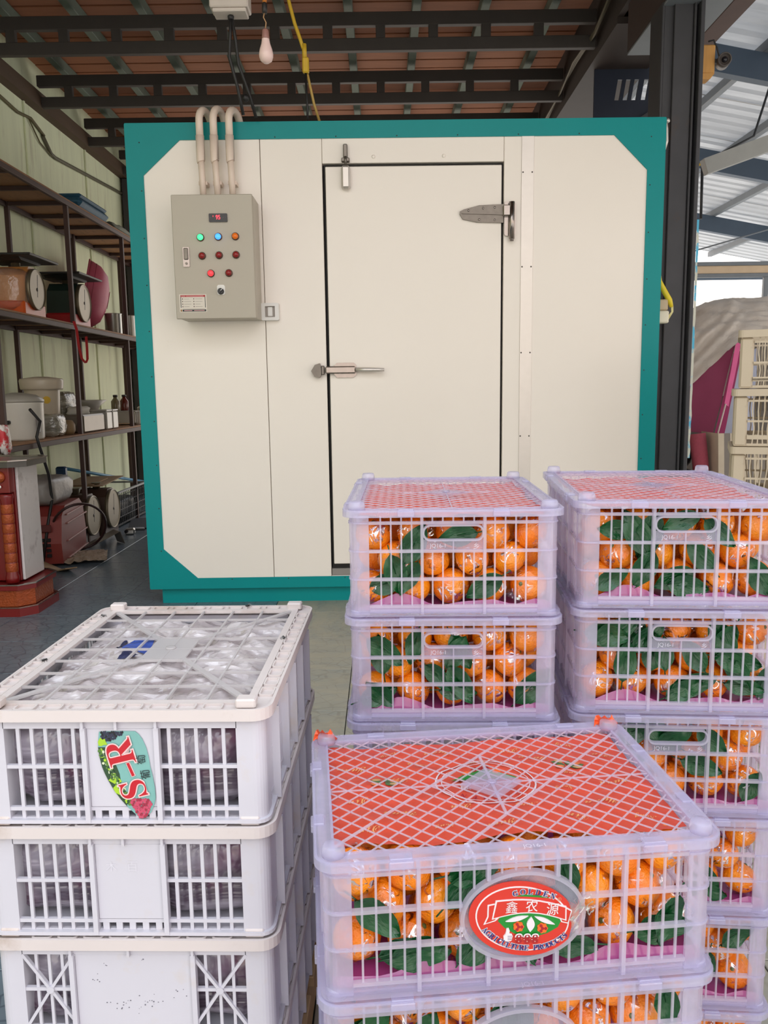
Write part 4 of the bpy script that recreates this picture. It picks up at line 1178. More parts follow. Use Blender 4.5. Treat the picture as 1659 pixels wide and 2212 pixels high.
# ================================================================== white grape crates
WHITE = M('white_crate_plastic', srgb(196, 192, 200), .42, var=.03, scale=8, dirt=srgb(196, 182, 170), dirt_lo=.56, dirt_hi=.8, dirt_scale=9, spec=.4)
WHITE_LID = M('dusty_white_lid', srgb(204, 193, 190), .45, var=.04, scale=8, dirt=srgb(172, 152, 140), dirt_lo=.56, dirt_hi=.78, dirt_scale=7, spec=.4)
SPECK = M('grey_specks', srgb(112, 108, 118), .7)
def bag_mat(name, dark, light, lo=.42, hi=.72, streak=None):
    m, nt, b, o = new_mat(name)
    tc = nt.nodes.new('ShaderNodeTexCoord'); mp = nt.nodes.new('ShaderNodeMapping'); mp.inputs['Rotation'].default_value = (.3, .7, .5); mp.inputs['Scale'].default_value = (1, 1.5, 2.6)
    nz = nt.nodes.new('ShaderNodeTexNoise'); nz.inputs['Scale'].default_value = 7; nz.inputs['Detail'].default_value = 3; nz.inputs['Distortion'].default_value = .9; nz.inputs['Roughness'].default_value = .6
    nt.links.new(tc.outputs['Object'], mp.inputs[0]); nt.links.new(mp.outputs[0], nz.inputs['Vector'])
    n = ramp(nt, nz.outputs['Fac'], lo, hi)
    c = mixcol(nt, n, dark, light)  # pale noise streaks in the colour stand in for highlights on the folds
    if streak:
        rd = nt.nodes.new('ShaderNodeTexVoronoi'); rd.inputs['Scale'].default_value = 60; nt.links.new(tc.outputs['Object'], rd.inputs['Vector'])
        g = ramp(nt, rd.outputs['Distance'], .35, .6); c2 = mixcol(nt, g, streak, tuple(x * .8 for x in streak))
        c = mixcol(nt, ramp(nt, tex_noise(nt, 9, 2), .5, .62), c, mixcol(nt, n, c2, light))
    nt.links.new(c, b.inputs['Base Color'])
    b.inputs['Roughness'].default_value = .16; b.inputs['Specular IOR Level'].default_value = .9
    bump(nt, b, nz.outputs['Fac'], .7, .02)
    return m
GRAPE_BAG = bag_mat('grape_bag_film', srgb(82, 68, 82), srgb(178, 170, 182), .40, .72, srgb(110, 70, 92))
BAG_WHITE = bag_mat('crumpled_clear_bag', srgb(150, 138, 138), srgb(214, 206, 206), .34, .62)
LID_BARS = clear_plastic('translucent_white_bars', (.80, .76, .75), see=.30)
WW, WD, WH = .396, .512, .1603
def white_crate(kind):
    root = thing('grape_crate', 'white crate', 'crate')
    bi = .010; x0, x1, y0, y1 = -WW / 2 + bi, WW / 2 - bi, -WD / 2 + bi, WD / 2 - bi
    pw = .037
    for sx in (-1, 1):
        for sy in (-1, 1):
            r = .016
            a = [(pw - r + r * math.cos(t), pw - r + r * math.sin(t)) for t in [PI / 2 * k / 6 for k in range(7)]]
            poly = [(0, 0), (pw, 0)] + a + [(0, pw)]
            poly = [(x * sx, y * sy) for x, y in poly]
            if sx * sy < 0: poly = poly[::-1]
            mb = MB(); mb.prism(poly, .001, WH - .018, TR((x1 - pw) * sx, (y1 - pw) * sy, 0)); mb.build('corner_post', WHITE, root)
    mb = MB(); mb.ring(rrect(x0 - .004, x1 + .004, y0 - .004, y1 + .004, .018), rrect(x0 + .012, x1 - .012, y0 + .012, y1 - .012, .004), .0005, .0055)
    mb.box(x0 + .01, x1 - .01, y0 + .01, y1 - .01, .001, .004); mb.build('base_tray', WHITE, root)
    # front / back
    zt, zm, zb = .130, .0773, .0194
    for side in (-1, 1):
        T = TR(0, y0, 0) if side < 0 else TR(0, y1, 0) @ RZ(PI)
        g = MB()
        pl_, pr_ = (-.0434, .0457) if kind == 'slots' else (-.0810, .0780)
        if side > 0 and kind == 'slots': pl_, pr_ = -.0457, .0434
        gl, gr = x0 + pw - .001, x1 - pw + .001
        g.box(gl, gr, .000, .007, zt, WH - .016)                      # top band
        g.box(gl, gr, .001, .006, .0165, .0215)
        g.box(gl, gr, .003, .008, .004, .0065)
        for a, b in ((gl, pl_), (pr_, gr)):
            g.box(a, b, .001, .006, zm - .0024, zm + .0024)
            w = b - a
            if kind == 'slots':
                for k in range(1, 6): x = a + w * k / 6; g.box(x - .0023, x + .0023, .002, .0055, .0055, zt)
            else:
                for k in range(1, 4): x = a + w * k / 4; g.box(x - .0020, x + .0020, .002, .0055, .0055, zt)
                for z0_, z1_ in ((.0215, zm), (zm, zt)):
                    pass
                g.bar((a, .0018, zt), ((a + b) / 2, .0018, zm), .004, .005, (0, 1, 0)); g.bar((b, .0022, zt), ((a + b) / 2, .0022, zm), .004, .005, (0, 1, 0))
                g.bar((a, .0016, .0215), ((a + b) / 2, .0016, zm), .004, .005, (0, 1, 0)); g.bar((b, .0024, .0215), ((a + b) / 2, .0024, zm), .004, .005, (0, 1, 0)); g.prism(ellipse(.0052, .0052, 14, (a + b) / 2, zm), -.0062, .0016, FACE)
        for x in (pl_ - .003, pr_ + .003): g.box(x - .0032, x + .0032, -.005, .006, .002, zt + .002)
        for x in (pl_ - .003, (pl_ + pr_) / 2 - .004, pr_ + .003): g.box(x - .0018, x + .0018, -.006, .001, zt, WH - .018)
        mb = MB(); mb.add(g.v, g.f, T); fg = mb.build('end_grid', WHITE, root)
        p = MB(); p.bbox(pl_ + .0003, pr_ - .0003, .0005, .004, .0217, zt - .0002, .001)
        n = 5
        if kind == 'slots':
            for k in range(n): x = pl_ + (pr_ - pl_) * (k + .5) / n; p.box(x - .0042, x + .0042, .0014, .0037, .0056, .0163)
        else: p.box(pl_ + .001, pr_ - .001, .0014, .0037, .0056, .0163)
        q = MB(); q.add(p.v, p.f, T); q.build('label_panel', WHITE, fg)
    # long sides
    for side in (-1, 1):
        T = (TR(x0, 0, 0) @ RZ(-PI / 2)) if side < 0 else (TR(x1, 0, 0) @ RZ(PI / 2))
        g = MB(); h = (y1 - y0) / 2 - pw
        g.box(-h, h, 0, .007, zt, WH - .016); g.box(-h, h, .001, .006, .0165, .0215); g.box(-h, h, .001, .006, zm - .0024, zm + .0024); g.box(-h, h, .003, .008, .004, .0065)
        for k in range(1, 24): x = -h + 2 * h * k / 24; g.box(x - .0023, x + .0023, .002, .0055, .0055, zt)
        for k in range(5): x = -h + .03 + (2 * h - .06) * k / 4; g.box(x - .0025, x + .0025, -.009, .006, .002, zt + .004); g.box(x - .028, x + .028, .0014, .0037, .0217, zt - .0003)
        mb = MB(); mb.add(g.v, g.f, T); mb.build('side_grid', WHITE, root)
    # lid
    z1 = WH - .002; B = .036
    mb = MB(); mb.ring(rrect(-WW / 2, WW / 2, -WD / 2, WD / 2, .026, 6), rrect(-WW / 2 + .004, WW / 2 - .004, -WD / 2 + .004, WD / 2 - .004, .022, 6), WH - .0175, z1)
    mb.ring(rrect(-WW / 2 + .003, WW / 2 - .003, -WD / 2 + .003, WD / 2 - .003, .023, 6), rrect(-WW / 2 + B, WW / 2 - B, -WD / 2 + B, WD / 2 - B, .004, 6), z1 - .0055, z1 - .0035)
    mb.ring(rrect(-WW / 2 + B - .011, WW / 2 - B + .011, -WD / 2 + B - .011, WD / 2 - B + .011, .008), rrect(-WW / 2 + B, WW / 2 - B, -WD / 2 + B, WD / 2 - B, .004), z1 - .0037, z1)
    lid = mb.build('lid', WHITE_LID, root)
    pk = MB()
    for sy in (-1, 1):
        for k in range(8):
            x = -.122 + k * .0348; y = sy * (WD / 2 - .0145)
            pk.ring(rrect(x - .0135, x + .0135, y - .010, y + .010, .004, 3), rrect(x - .0112, x + .0112, y - .0077, y + .0077, .003, 3), z1 - .0037, z1)
    for sx in (-1, 1):
        for k in range(11):
            y = -.188 + k * .0376; x = sx * (WW / 2 - .0145)
            pk.ring(rrect(x - .010, x + .010, y - .0145, y + .0145, .004, 3), rrect(x - .0077, x + .0077, y - .0122, y + .0122, .003, 3), z1 - .0037, z1)
    pk.build('border_pockets', WHITE_LID, lid)['kind'] = 'stuff'
    lx, ly = WW / 2 - B, WD / 2 - B; zc = z1 - .0022
    g = MB()
    for k in range(1, 6): x = -lx + 2 * lx * k / 6; g.bar((x, -ly, zc), (x, ly, zc), .0030, .0034)
    for k in range(1, 8): y = -ly + 2 * ly * k / 8; g.bar((-lx, y, zc), (lx, y, zc), .0030, .0034)
    for s in (-1, 1):
        g.bar((-lx, -s * ly, zc), (-.03, -s * .045, zc), .009, .003); g.bar((.03, s * .045, zc), (lx, s * ly, zc), .009, .003)
    g.prism([(-.034, -.05), (.034, -.05), (.034, .05), (-.034, .05)], zc - .001, zc + .0014); g.lathe([(.008, zc + .001), (.008, zc + .004), (.006, zc + .004)], 16)
    g.build('lid_lattice', LID_BARS, lid)
    for sx in (-1, 1):
        for sy in (-1, 1):
            b_ = MB(); b_.bbox(sx * (WW / 2 - .033) - .013, sx * (WW / 2 - .033) + .013, sy * (WD / 2 - .018) - .010, sy * (WD / 2 - .018) + .010, z1 - .002, z1 + .0105, .002); b_.build('corner_block', WHITE_LID, lid)
    return root
WRZ = -.0257
wx, wy = stack_center(-.5436, 1.0055, WRZ, WW, WD)
WZ0 = .1217
gA = white_crate('slots'); gB_src = snapshot(gA); gC = white_crate('cross')
gB = copy_tree(gA, None, gB_src); gD = copy_tree(gC, None, snapshot(gC))
for o, k, l in ((gA, 3, 'white grape crate with an oval fruit sticker, topmost of the left stack'), (gB, 2, 'white grape crate with blank centre panel, second of the left stack'), (gC, 1, 'white grape crate with cross-braced end grids, third of the left stack'), (gD, 0, 'white grape crate with cross-braced end grids, bottom of the left stack')):
    o.location = (wx, wy, WZ0 + k * WH); o.rotation_euler = (0, 0, WRZ); o['label'] = l; o['category'] = 'crate'; o['group'] = 'white grape crates of the left stack'
pal = thing('pallet', 'low wooden pallet under the white grape crates', 'pallet', (wx, wy, 0), WRZ)
WOODP = M('pale_pallet_wood', srgb(176, 144, 104), .8, var=.2, scale=6, stretch=(6, 1, 6))
for k in range(5): MB().bbox(-.2, .2, -.25 + k * .112, -.25 + k * .112 + .07, .1, .121, .002).build('deck_board', WOODP, pal)
for k in (-1, 0, 1): MB().bbox(k * .16 - .03, k * .16 + .03, -.25, .27, 0, .0995, .002).build('bearer', WOODP, pal)
# dirt marks on the third crate panel
dm = MB(); rg = random.Random(3)
for cx_, cz_, n_, s_ in ((-.052, .092, 5, .004), (-.03, .055, 9, .008), (.0, .056, 12, .010), (.03, .06, 6, .006), (.06, .07, 6, .012), (-.04, .115, 3, .003), (.012, .122, 2, .002)):
    for k in range(n_):
        r = rg.uniform(.0004, .0012); x = cx_ + rg.gauss(0, s_); z = cz_ + rg.gauss(0, s_ * .7)
        if abs(x) < .074 and .025 < z < .128: dm.prism(ellipse(r, r * rg.uniform(.5, 1), 7, x, z), 0, .0003, FACE)
tag(dm.build('dirt_specks', SPECK, gC, (0, -WD / 2 + .010 + .0004, 0)), kind='stuff')
# embossed characters of the second crate
tx = MB(); tx.fix = False; put_text(tx, '木', -.022, .098, .014, 0, 0, FACE, .01); put_text(tx, '百', .006, .098, .014, 0, 0, FACE, .01)
tx.build('embossed_letters', M('embossed_white', srgb(204, 200, 208), .4), gB, (0, -WD / 2 + .010 + .0001, 0))

# bags of grapes inside the visible crates
def bag_mb(sx, sy, sz, seed, amp=.010):
    mb = MB(); mb.smooth = True
    n, m = 26, 16; vs = []; fs = []
    for i in range(m + 1):
        a = -PI / 2 + PI * i / m
        for j in range(n):
            t = 2 * PI * j / n
            sp = lambda v, e: math.copysign(abs(v) ** e, v)
            p = Vector((sp(math.cos(t), .45) * sp(math.cos(a), .45), sp(math.sin(t), .45) * sp(math.cos(a), .45), sp(math.sin(a), .5)))
            q = Vector((p.x * sx / 2, p.y * sy / 2, p.z * sz / 2))
            d = noise.noise(q * 14 + Vector((seed, 0, 0))) * .6 + abs(noise.noise(q * 34 + Vector((0, seed, 0)))) * .7 - .45
            q *= 1 + d * amp / (min(sx, sy, sz) / 2)
            vs.append(tuple(q))
    for i in range(m):
        for j in range(n): fs.append((i * n + j, i * n + (j + 1) % n, (i + 1) * n + (j + 1) % n, (i + 1) * n + j))
    mb.add(vs, fs)
    return mb
bags = [bag_mb(.178, .228, .134, 3 + 4 * k, .010).build('grape_bag', GRAPE_BAG) for k in range(3)]
nb = 0
names = ('top', 'second', 'third')
for c, k in ((gA, 3), (gB, 2), (gC, 1)):
    for ix, sxn in ((-1, 'left'), (1, 'right')):
        for iy, syn in ((-1, 'front'), (1, 'back')):
            o = bags[nb] if nb < 3 else obj('grape_bag', bags[nb % 3].data)
            P_ = TR(wx, wy, WZ0 + k * WH) @ RZ(WRZ) @ Vector((ix * .0900, iy * .1215, .070))
            o.location = P_; o.rotation_euler = (0, 0, WRZ + (PI if (nb % 2) else 0))
            tag(o, 'wrinkled clear bag of dark grapes, %s %s in the %s white crate' % (syn, sxn, names[3 - k]), 'grape bag', 'grape bags in the white crates'); nb += 1
# crumpled clear bags under the top lid
def crumple(x0, x1, y0, y1, seed, amp):
    mb = MB(); n, m = 44, 56; vs = []
    for j in range(m + 1):
        for i in range(n + 1):
            x = x0 + (x1 - x0) * i / n; y = y0 + (y1 - y0) * j / m
            q = Vector((x, y, seed))
            r = abs(noise.noise(q * 15)) + .5 * abs(noise.noise(q * 36))
            e = min(1, 6 * min(i / n, 1 - i / n, j / m, 1 - j / m))
            vs.append((x, y, (-r * amp) * 1.0 + .002 * noise.noise(q * 70) - (1 - e) * .012))
    fs = [(j * (n + 1) + i, j * (n + 1) + i + 1, (j + 1) * (n + 1) + i + 1, (j + 1) * (n + 1) + i) for j in range(m) for i in range(n)]
    mb.fix = False
    return mb.add(vs, fs)
for k, (a, b, c, d, lab_) in enumerate(((-.168, .168, -.232, .015, 'crumpled clear plastic bag under the front half of the white lid'), (-.168, .168, -.01, .232, 'crumpled clear plastic bag with blue print under the rear half of the white lid'))):
    o = crumple(a, b, c, d, 5 + k * 9, .021)  .build('plastic_bag', BAG_WHITE, None, (wx, wy, WZ0 + 4 * WH - .0085 - .0015 * k), (0, 0, WRZ))
    tag(o, lab_, 'plastic bag')
    if k:
        pr = MB(); pr.fix = False
        for (a2, b2, c2, d2, mi) in ((-.088, -.045, .02, .072, 0), (-.083, -.055, -.012, .012, 1), (-.1, -.092, .025, .07, 1), (-.04, -.034, .0, .06, 1), (-.02, -.012, -.01, .02, 0)):
            pr.m = mi; n = 6; o_ = len(pr.v)
            for j in range(n + 1):
                for i in range(n + 1):
                    x = a2 + (b2 - a2) * i / n; y = c2 + (d2 - c2) * j / n + .006 * math.sin(i * .6); q = Vector((x, y, 14))
                    pr.v.append((x, y, .0022 - (abs(noise.noise(q * 15)) + .5 * abs(noise.noise(q * 36))) * .021 + .002 * noise.noise(q * 70)))
            for j in range(n):
                for i in range(n): pr.face((o_ + j * (n + 1) + i, o_ + j * (n + 1) + i + 1, o_ + (j + 1) * (n + 1) + i + 1, o_ + (j + 1) * (n + 1) + i))
        pr.build('blue_print', [M('blue_ink', srgb(52, 76, 150), .4), M('navy_ink', srgb(44, 48, 80), .4)], o)

# leaf-shaped sticker S-R on the top white crate
def SP(u, v): return ((262 + u / 9.76) * .000586 - WW / 2, WH - (24 + v / 9.76) * .000648)
sb = MB()
def spoly(pts, h, m):
    sb.m = m; P = [SP(*p) for p in pts]
    a = sum(P[i][0] * P[(i + 1) % len(P)][1] - P[(i + 1) % len(P)][0] * P[i][1] for i in range(len(P)))
    sb.prism(P if a > 0 else P[::-1], 0, h, FACE)
outl = [(310, 282), (285, 420), (268, 600), (285, 800), (325, 1000), (380, 1150), (450, 1300), (560, 1500), (690, 1680), (850, 1860), (1000, 2000), (1070, 2060), (1140, 2080), (1230, 2050), (1330, 1960), (1410, 1810), (1455, 1650), (1450, 1450), (1415, 1200), (1375, 1000), (1350, 800), (1310, 610), (1240, 440), (1170, 340), (1090, 275), (900, 272), (600, 272)]
spoly(outl, .0006, 0)
rg = random.Random(9)
spoly([(268, 600), (285, 800), (325, 1000), (380, 1150), (450, 1300), (560, 1500), (690, 1680), (820, 1830), (800, 1560), (720, 1350), (700, 1150), (640, 980), (560, 900), (470, 700), (420, 600)], .0008, 1)
def dots(n, pu, pv, su, sv, r, ms, h0):
    for k in range(n):
        u, v = rg.gauss(pu, su), rg.gauss(pv, sv); rr = r * rg.uniform(.8, 1.2)
        spoly(ellipse(rr, rr, 10, u, v), h0 + .00001 * k, ms[k % len(ms)])
for k in range(120):
    t = rg.random(); u = 300 + 560 * t + rg.uniform(-30, 60); v = 700 + 1050 * t + rg.uniform(-60, 60)
    spoly(ellipse(rg.uniform(15, 45), rg.uniform(15, 40), 8, u, v), .0009 + .00001 * k, rg.choice((1, 2, 2, 3, 4)))
for u, v in [(360 + 46 * i + 20 * (j % 2), 300 + 40 * j) for j in range(5) for i in range(11) if i < 11 - 1.6 * j and 360 + 46 * i - 40 * 0 > 320]:
    spoly(ellipse(25, 25, 10, u + rg.uniform(-8, 8), v + rg.uniform(-8, 8)), .0012 + .00001 * rg.randrange(12), rg.choice((5, 5, 6)))
spoly([(275, 480), (330, 400), (380, 440), (430, 420), (450, 500), (480, 545), (390, 550), (340, 575), (285, 560)], .0014, 3)
spoly([(450, 1280), (530, 1215), (590, 1240), (690, 1240), (740, 1310), (660, 1330), (610, 1370), (540, 1330)], .0014, 3)
spoly([(540, 1440), (610, 1370), (700, 1350), (740, 1420), (720, 1520), (730, 1600), (650, 1570), (590, 1540)], .00145, 3)
for j in range(8):
    for i in range(9):
        u = 890 + 58 * i + 26 * (j % 2) + rg.uniform(-8, 8); v = 1690 + 50 * j + rg.uniform(-8, 8)
        if (u - 880) / 5.2 + 0 > (v - 1690) * .0 + ((v - 1720) * .12 if v > 1720 else 0) and u < 1400 - abs(v - 1800) * .75 and u > 860 + (v - 1800) * .62: spoly(ellipse(31, 31, 10, u, v), .0014 + .00001 * rg.randrange(20), rg.choice((7, 7, 8)))
spoly(ellipse(45, 55, 14, 870, 1740), .0013, 9)
def stext(ch, u, v, hpx, deg, m, bold, h):
    sb.m = m; x, z = SP(u, v); put_text(sb, ch, x, z, hpx * .0000635, math.radians(deg), h, FACE, bold)
for ch, u, v in (('𝐑', 740, 695), ('𝐒', 985, 1460)):
    stext(ch, u, v, 545, 104, 10, .032, .0022); stext(ch, u, v, 540, 104, 11, .0, .0024)
spoly([(852, 915), (935, 895), (1052, 1178), (968, 1208)], .0022, 10); spoly([(868, 920), (928, 908), (1036, 1172), (974, 1192)], .0024, 11)
for ch, u, v in (('葡', 1265, 1155), ('萄', 1190, 845)): stext(ch, u, v, 200, 98, 6, .0, .0022)
sb.build('leaf_sticker', [M('sticker_teal', srgb(118, 168, 162), .4, var=.12, scale=14), M('sticker_dark_green', srgb(44, 70, 44), .4, var=.4, scale=200), M('sticker_green', srgb(86, 124, 52), .4, var=.3, scale=200), M('sticker_lime', srgb(160, 196, 44), .4, var=.15), M('sticker_cream', srgb(206, 212, 180), .4), M('sticker_black_grape', srgb(44, 44, 64), .35, var=.4, scale=300), M('ink_black', srgb(24, 24, 28), .5), M('sticker_pink_grape', srgb(188, 70, 96), .35, var=.25, scale=300), M('sticker_red_grape', srgb(150, 40, 62), .35, var=.25, scale=300), M('sticker_leaf', srgb(74, 150, 70), .4), M('sticker_pale_edge', srgb(222, 190, 188), .4), M('sticker_letter_red', srgb(182, 22, 36), .35, var=.03)], gA, (0, -WD / 2 + .010 - .0004, 0))

# flies on the white lid
FLY = M('fly_body', srgb(30, 28, 28), .4); WING = film('fly_wing', (.8, .8, .8), .2, .4)
def fly(x, y, z, rz, lab_):
    t = thing('fly', lab_, 'fly', TR(wx, wy, z) @ RZ(WRZ) @ Vector((x + .012 - WW / 2, y - WD / 2, 0)), rz, 'flies on the white crate')
    b = MB(); b.ball((0, 0, .0022), .0034, .0020, .0019, 10, 6); b.ball((.0038, 0, .0024), .0018, .0021, .0017, 8, 6); b.build('body', FLY, t)
    w = MB(); w.fix = False
    for s in (-1, 1): o = len(w.v); w.v += [(0, s * .0008, .0042), (-.003, s * .0042, .0040), (-.0072, s * .0036, .0036), (-.006, s * .0008, .0040)]; w.face((o, o + 1, o + 2, o + 3))
    w.build('wings', WING, t)
    l = MB()
    for s in (-1, 1):
        for k in (-1, 0, 1): l.tube([(k * .0015, s * .0012, .0018), (k * .0028, s * .0036, .0026), (k * .0038, s * .0052, 0)], .00028, 4)
    tag(l.build('legs', FLY, t), kind='stuff')
lz = WZ0 + 4 * WH - .002
fly(.011, .44, lz, 2.4, 'small black fly on the far left edge of the white lid'); fly(.010, .194, lz, .6, 'small black fly on the near left edge of the white lid'); fly(.358, .301, lz, 1.9, 'small black fly on the right edge of the white lid'); fly(.262, .503, lz, 3.9, 'small black fly on the rear edge of the white lid')

# ================================================================== storage rack along the green wall
RACK = M('brown_rack_steel', srgb(70, 48, 42), .6, .1, var=.2, scale=8)
BOARD = M('shelf_plywood', srgb(150, 108, 74), .75, var=.2, scale=5, stretch=(4, 1, 4), dirt=srgb(104, 80, 62))
rk = thing('storage_rack', 'long brown metal storage rack with three board shelves along the green wall', 'rack', (-2.515, 5.0, 0))
for y in (.03, 1.30, 2.60, 3.9):
    for x in (-.215, .215): MB().bbox(x - .016, x + .016, y - .016, y + .016, 0, 2.56, .002).build('post', RACK, rk)
for z in (2.55, 1.66, .84):
    s = MB().bbox(-.235, .235, -.6, 4.4, z, z + .012, .001).build('shelf_board', BOARD, rk)
    for x in (-.225, .225): MB().bbox(x - .014, x + .014, -.6, 4.4, z - .035, z - .001, .002).build('shelf_rail', RACK, s)
    for k in range(11): MB().bbox(-.21, .21, -.55 + k * .46, -.52 + k * .46, z - .028, z - .001, .002).build('cross_bar', RACK, s)
def dial_scale(name, lab_, x, y, z, body_c, dial_w, plate=None, h=.36, r=.14, low=None, rz=PI / 2):
    t = thing(name, lab_, 'scale', (x, y, z), rz, 'spring dial scales')
    bm_ = M('scale_body_%s' % lab_[:9].replace(' ', '_'), body_c, .4, var=.15)
    b = MB(); b.prism([(-.17, 0), (.17, 0), (.16, .05), (.12, h - .08), (.06, h - .02), (-.06, h - .02), (-.12, h - .08), (-.16, .05)], -.11, .11, TR(0, 0, 0) @ RX(PI / 2)); b.build('scale_body', bm_, t)
    if low:
        MB().bbox(-.175, .175, -.115, .115, .002, .10, .012).build('lower_casing', M('scale_low_%d' % int(low[0] * 999), low, .35), t)
    zc = h * .53
    d = MB(); d.lathe([(r + .012, .0), (r + .012, .022), (r + .004, .028), (r, .022)], 36, TR(0, -.112, zc) @ RX(PI / 2)); d.build('dial_rim', M('dull_rim', srgb(122, 112, 92), .4, .5), t)
    d = MB(); d.lathe([(r, .014), (r, .018), (1e-5, .018)], 36, TR(0, -.112, zc) @ RX(PI / 2)); dl = d.build('dial_face', dial_w, t)
    g = MB()
    for k in range(40): a = 2 * PI * k / 40; g.bar((math.sin(a) * r * .86, -.1308, zc + math.cos(a) * r * .86), (math.sin(a) * r * (.94 if k % 5 else .97), -.1308, zc + math.cos(a) * r * (.94 if k % 5 else .97)), .0035, .001, (0, 1, 0))
    tag(g.build('dial_marks', M('dial_ink', srgb(50, 46, 46), .5), dl), kind='stuff')
    g = MB(); g.bar((0, -.134, zc - .05), (.02, -.134, zc + r * .8), .006, .002, (0, 1, 0)); g.lathe([(.012, .018), (.012, .024), (1e-5, .026)], 12, TR(0, -.112, zc) @ RX(PI / 2)); g.build('dial_pointer', MATS['dial_ink'], dl)
    MB().lathe([(.03, h - .03), (.03, h + .02), (.045, h + .03)], 16).build('neck', MATS['dull_rim'], t)
    if plate:
        p = MB(); p.bbox(-plate, plate, -.2, .2, h + .03, h + .045, .004); p.prism([(-plate * .6, h + .012), (plate * .6, h + .012), (plate * .75, h + .03), (-plate * .75, h + .03)], -.1, .1, RX(PI / 2)); p.build('weighing_plate', M('black_plate', srgb(44, 42, 40), .5, .2), t)
    return t
DIALW = M('dial_white', srgb(204, 204, 196), .3, var=.04); DIALG = M('dial_grey', srgb(150, 146, 136), .45, var=.1)
s1 = dial_scale('dial_scale', 'orange dial scale in clear plastic with black plate on the middle shelf', -2.47, 5.77, 1.672, srgb(198, 132, 70), DIALG, .24, .35, .125, srgb(206, 84, 24))
wv = bag_mb(.40, .30, .30, 31, .02); wv.build('plastic_cover', film('cover_film', (1, .97, .92), .10, .6, .15, 18, .9), s1, (-.02, .02, .17))
dial_scale('dial_scale', 'green and red dial scale with wide black plate beside the pink basket', -2.47, 6.67, 1.672, srgb(42, 58, 52), DIALG, .26, .35, .135, srgb(176, 26, 34))
dial_scale('dial_scale', 'brown dial scale with bright white dial behind the red carrier', -2.40, 6.37, .0, srgb(74, 54, 44), DIALW, None, .40, .145)
dial_scale('dial_scale', 'brown dial scale with white dial nearest the teal cold room', -2.37, 6.76, .0, srgb(84, 50, 38), DIALW, None, .40, .15)
sp_ = MB(); sp_.fix = False
pts = [(0, 0, 0), (.01, .02, -.06), (.012, .035, -.18), (.02, .06, -.27), (.03, .11, -.30), (.03, .15, -.27), (.025, .17, -.18), (.02, .18, -.10)]
for i, p in enumerate(pts): sp_.v += [(p[0], p[1], p[2]), (p[0] + .012, p[1] + .022, p[2] + .004)]
for i in range(len(pts) - 1): sp_.face((2 * i, 2 * i + 1, 2 * i + 3, 2 * i + 2))
tag(sp_.build('red_strap', M('red_strap_web', srgb(186, 28, 34), .6), None, (-2.262, 6.18, 1.68)), 'red strap hanging in a loop from the middle shelf', 'strap')
bk = MB(); bk.lathe([(.30, 0), (.295, .03), (.27, .10), (.20, .17), (.10, .20), (1e-5, .205)], 36, Matrix.Rotation(PI / 2 + .22, 4, 'Y'))
bk.lathe([(.305, -.006), (.312, 0), (.305, .008)], 36, Matrix.Rotation(PI / 2 + .22, 4, 'Y'), cap=False)
pb_ = thing('pink_basket', 'large pink round plastic basket leaning on the middle shelf', 'basket', (-2.60, 7.42, 2.01), .36)
bk.build('bowl', M('pink_plastic', srgb(196, 92, 116), .45, var=.08, scale=60), pb_)
rb = MB()
for k in range(7): rb.lathe([(.285 - .035 * k, .06 + .024 * k), (.287 - .035 * k, .064 + .024 * k)], 36, Matrix.Rotation(PI / 2 + .22, 4, 'Y'), cap=False)
tag(rb.build('moulded_rings', M('pink_plastic_dark', srgb(170, 70, 98), .45), pb_), kind='stuff')
STEEL = M('kitchen_steel', srgb(176, 174, 168), .28, .8, var=.1)
def can(name, lab_, cat, x, y, z, r, h, mat, prof=None, lidm=None, group=None):
    t = thing(name, lab_, cat, (x, y, z), 0, group)
    MB().lathe(prof or [(r * .96, 0), (r, .01), (r, h - .008), (r * 1.04, h), (r * .94, h), (r * .93, h * .3), (1e-5, h * .28)], 24).build('body', mat, t)
    if lidm: MB().lathe([(r * 1.05, h), (r * 1.05, h + .02), (r * .6, h + .035), (1e-5, h + .037)], 24).build('lid', lidm, t)
    return t
can('steel_cup', 'dented steel cup beside the pink basket', 'cup', -2.42, 7.62, 1.672, .075, .19, STEEL)
can('steel_canister', 'shiny steel canister at the far end of the middle shelf', 'canister', -2.36, 7.92, 1.672, .055, .2, STEEL)
can('black_pot', 'black pot at the far end of the middle shelf', 'pot', -2.36, 8.12, 1.672, .07, .16, M('black_pot_enamel', srgb(34, 34, 34), .35), None, M('black_pot_enamel', srgb(34, 34, 34), .35))
# top shelf
bt_ = thing('folded_tarp', 'folded blue tarpaulin on the edge of the top shelf', 'tarpaulin', (-2.36, 6.85, 2.563), 0)
MB().bbox(-.12, .10, -.33, .33, 0, .07, .03).build('fold', M('blue_tarp', srgb(40, 86, 112), .6, var=.15, bmp=.4, bscale=25, bdist=.01), bt_)
MB().bbox(-.10, .09, -.30, .31, .071, .10, .014).build('fold', MATS['blue_tarp'], bt_)
o = bag_mb(.22, .8, .05, 77, .01).build('grey_sheet', M('grey_sheet_cloth', srgb(120, 124, 112), .8, var=.15), None, (-2.38, 7.7, 2.59)); tag(o, 'grey folded sheet beside the blue tarpaulin on the top shelf', 'sheet')
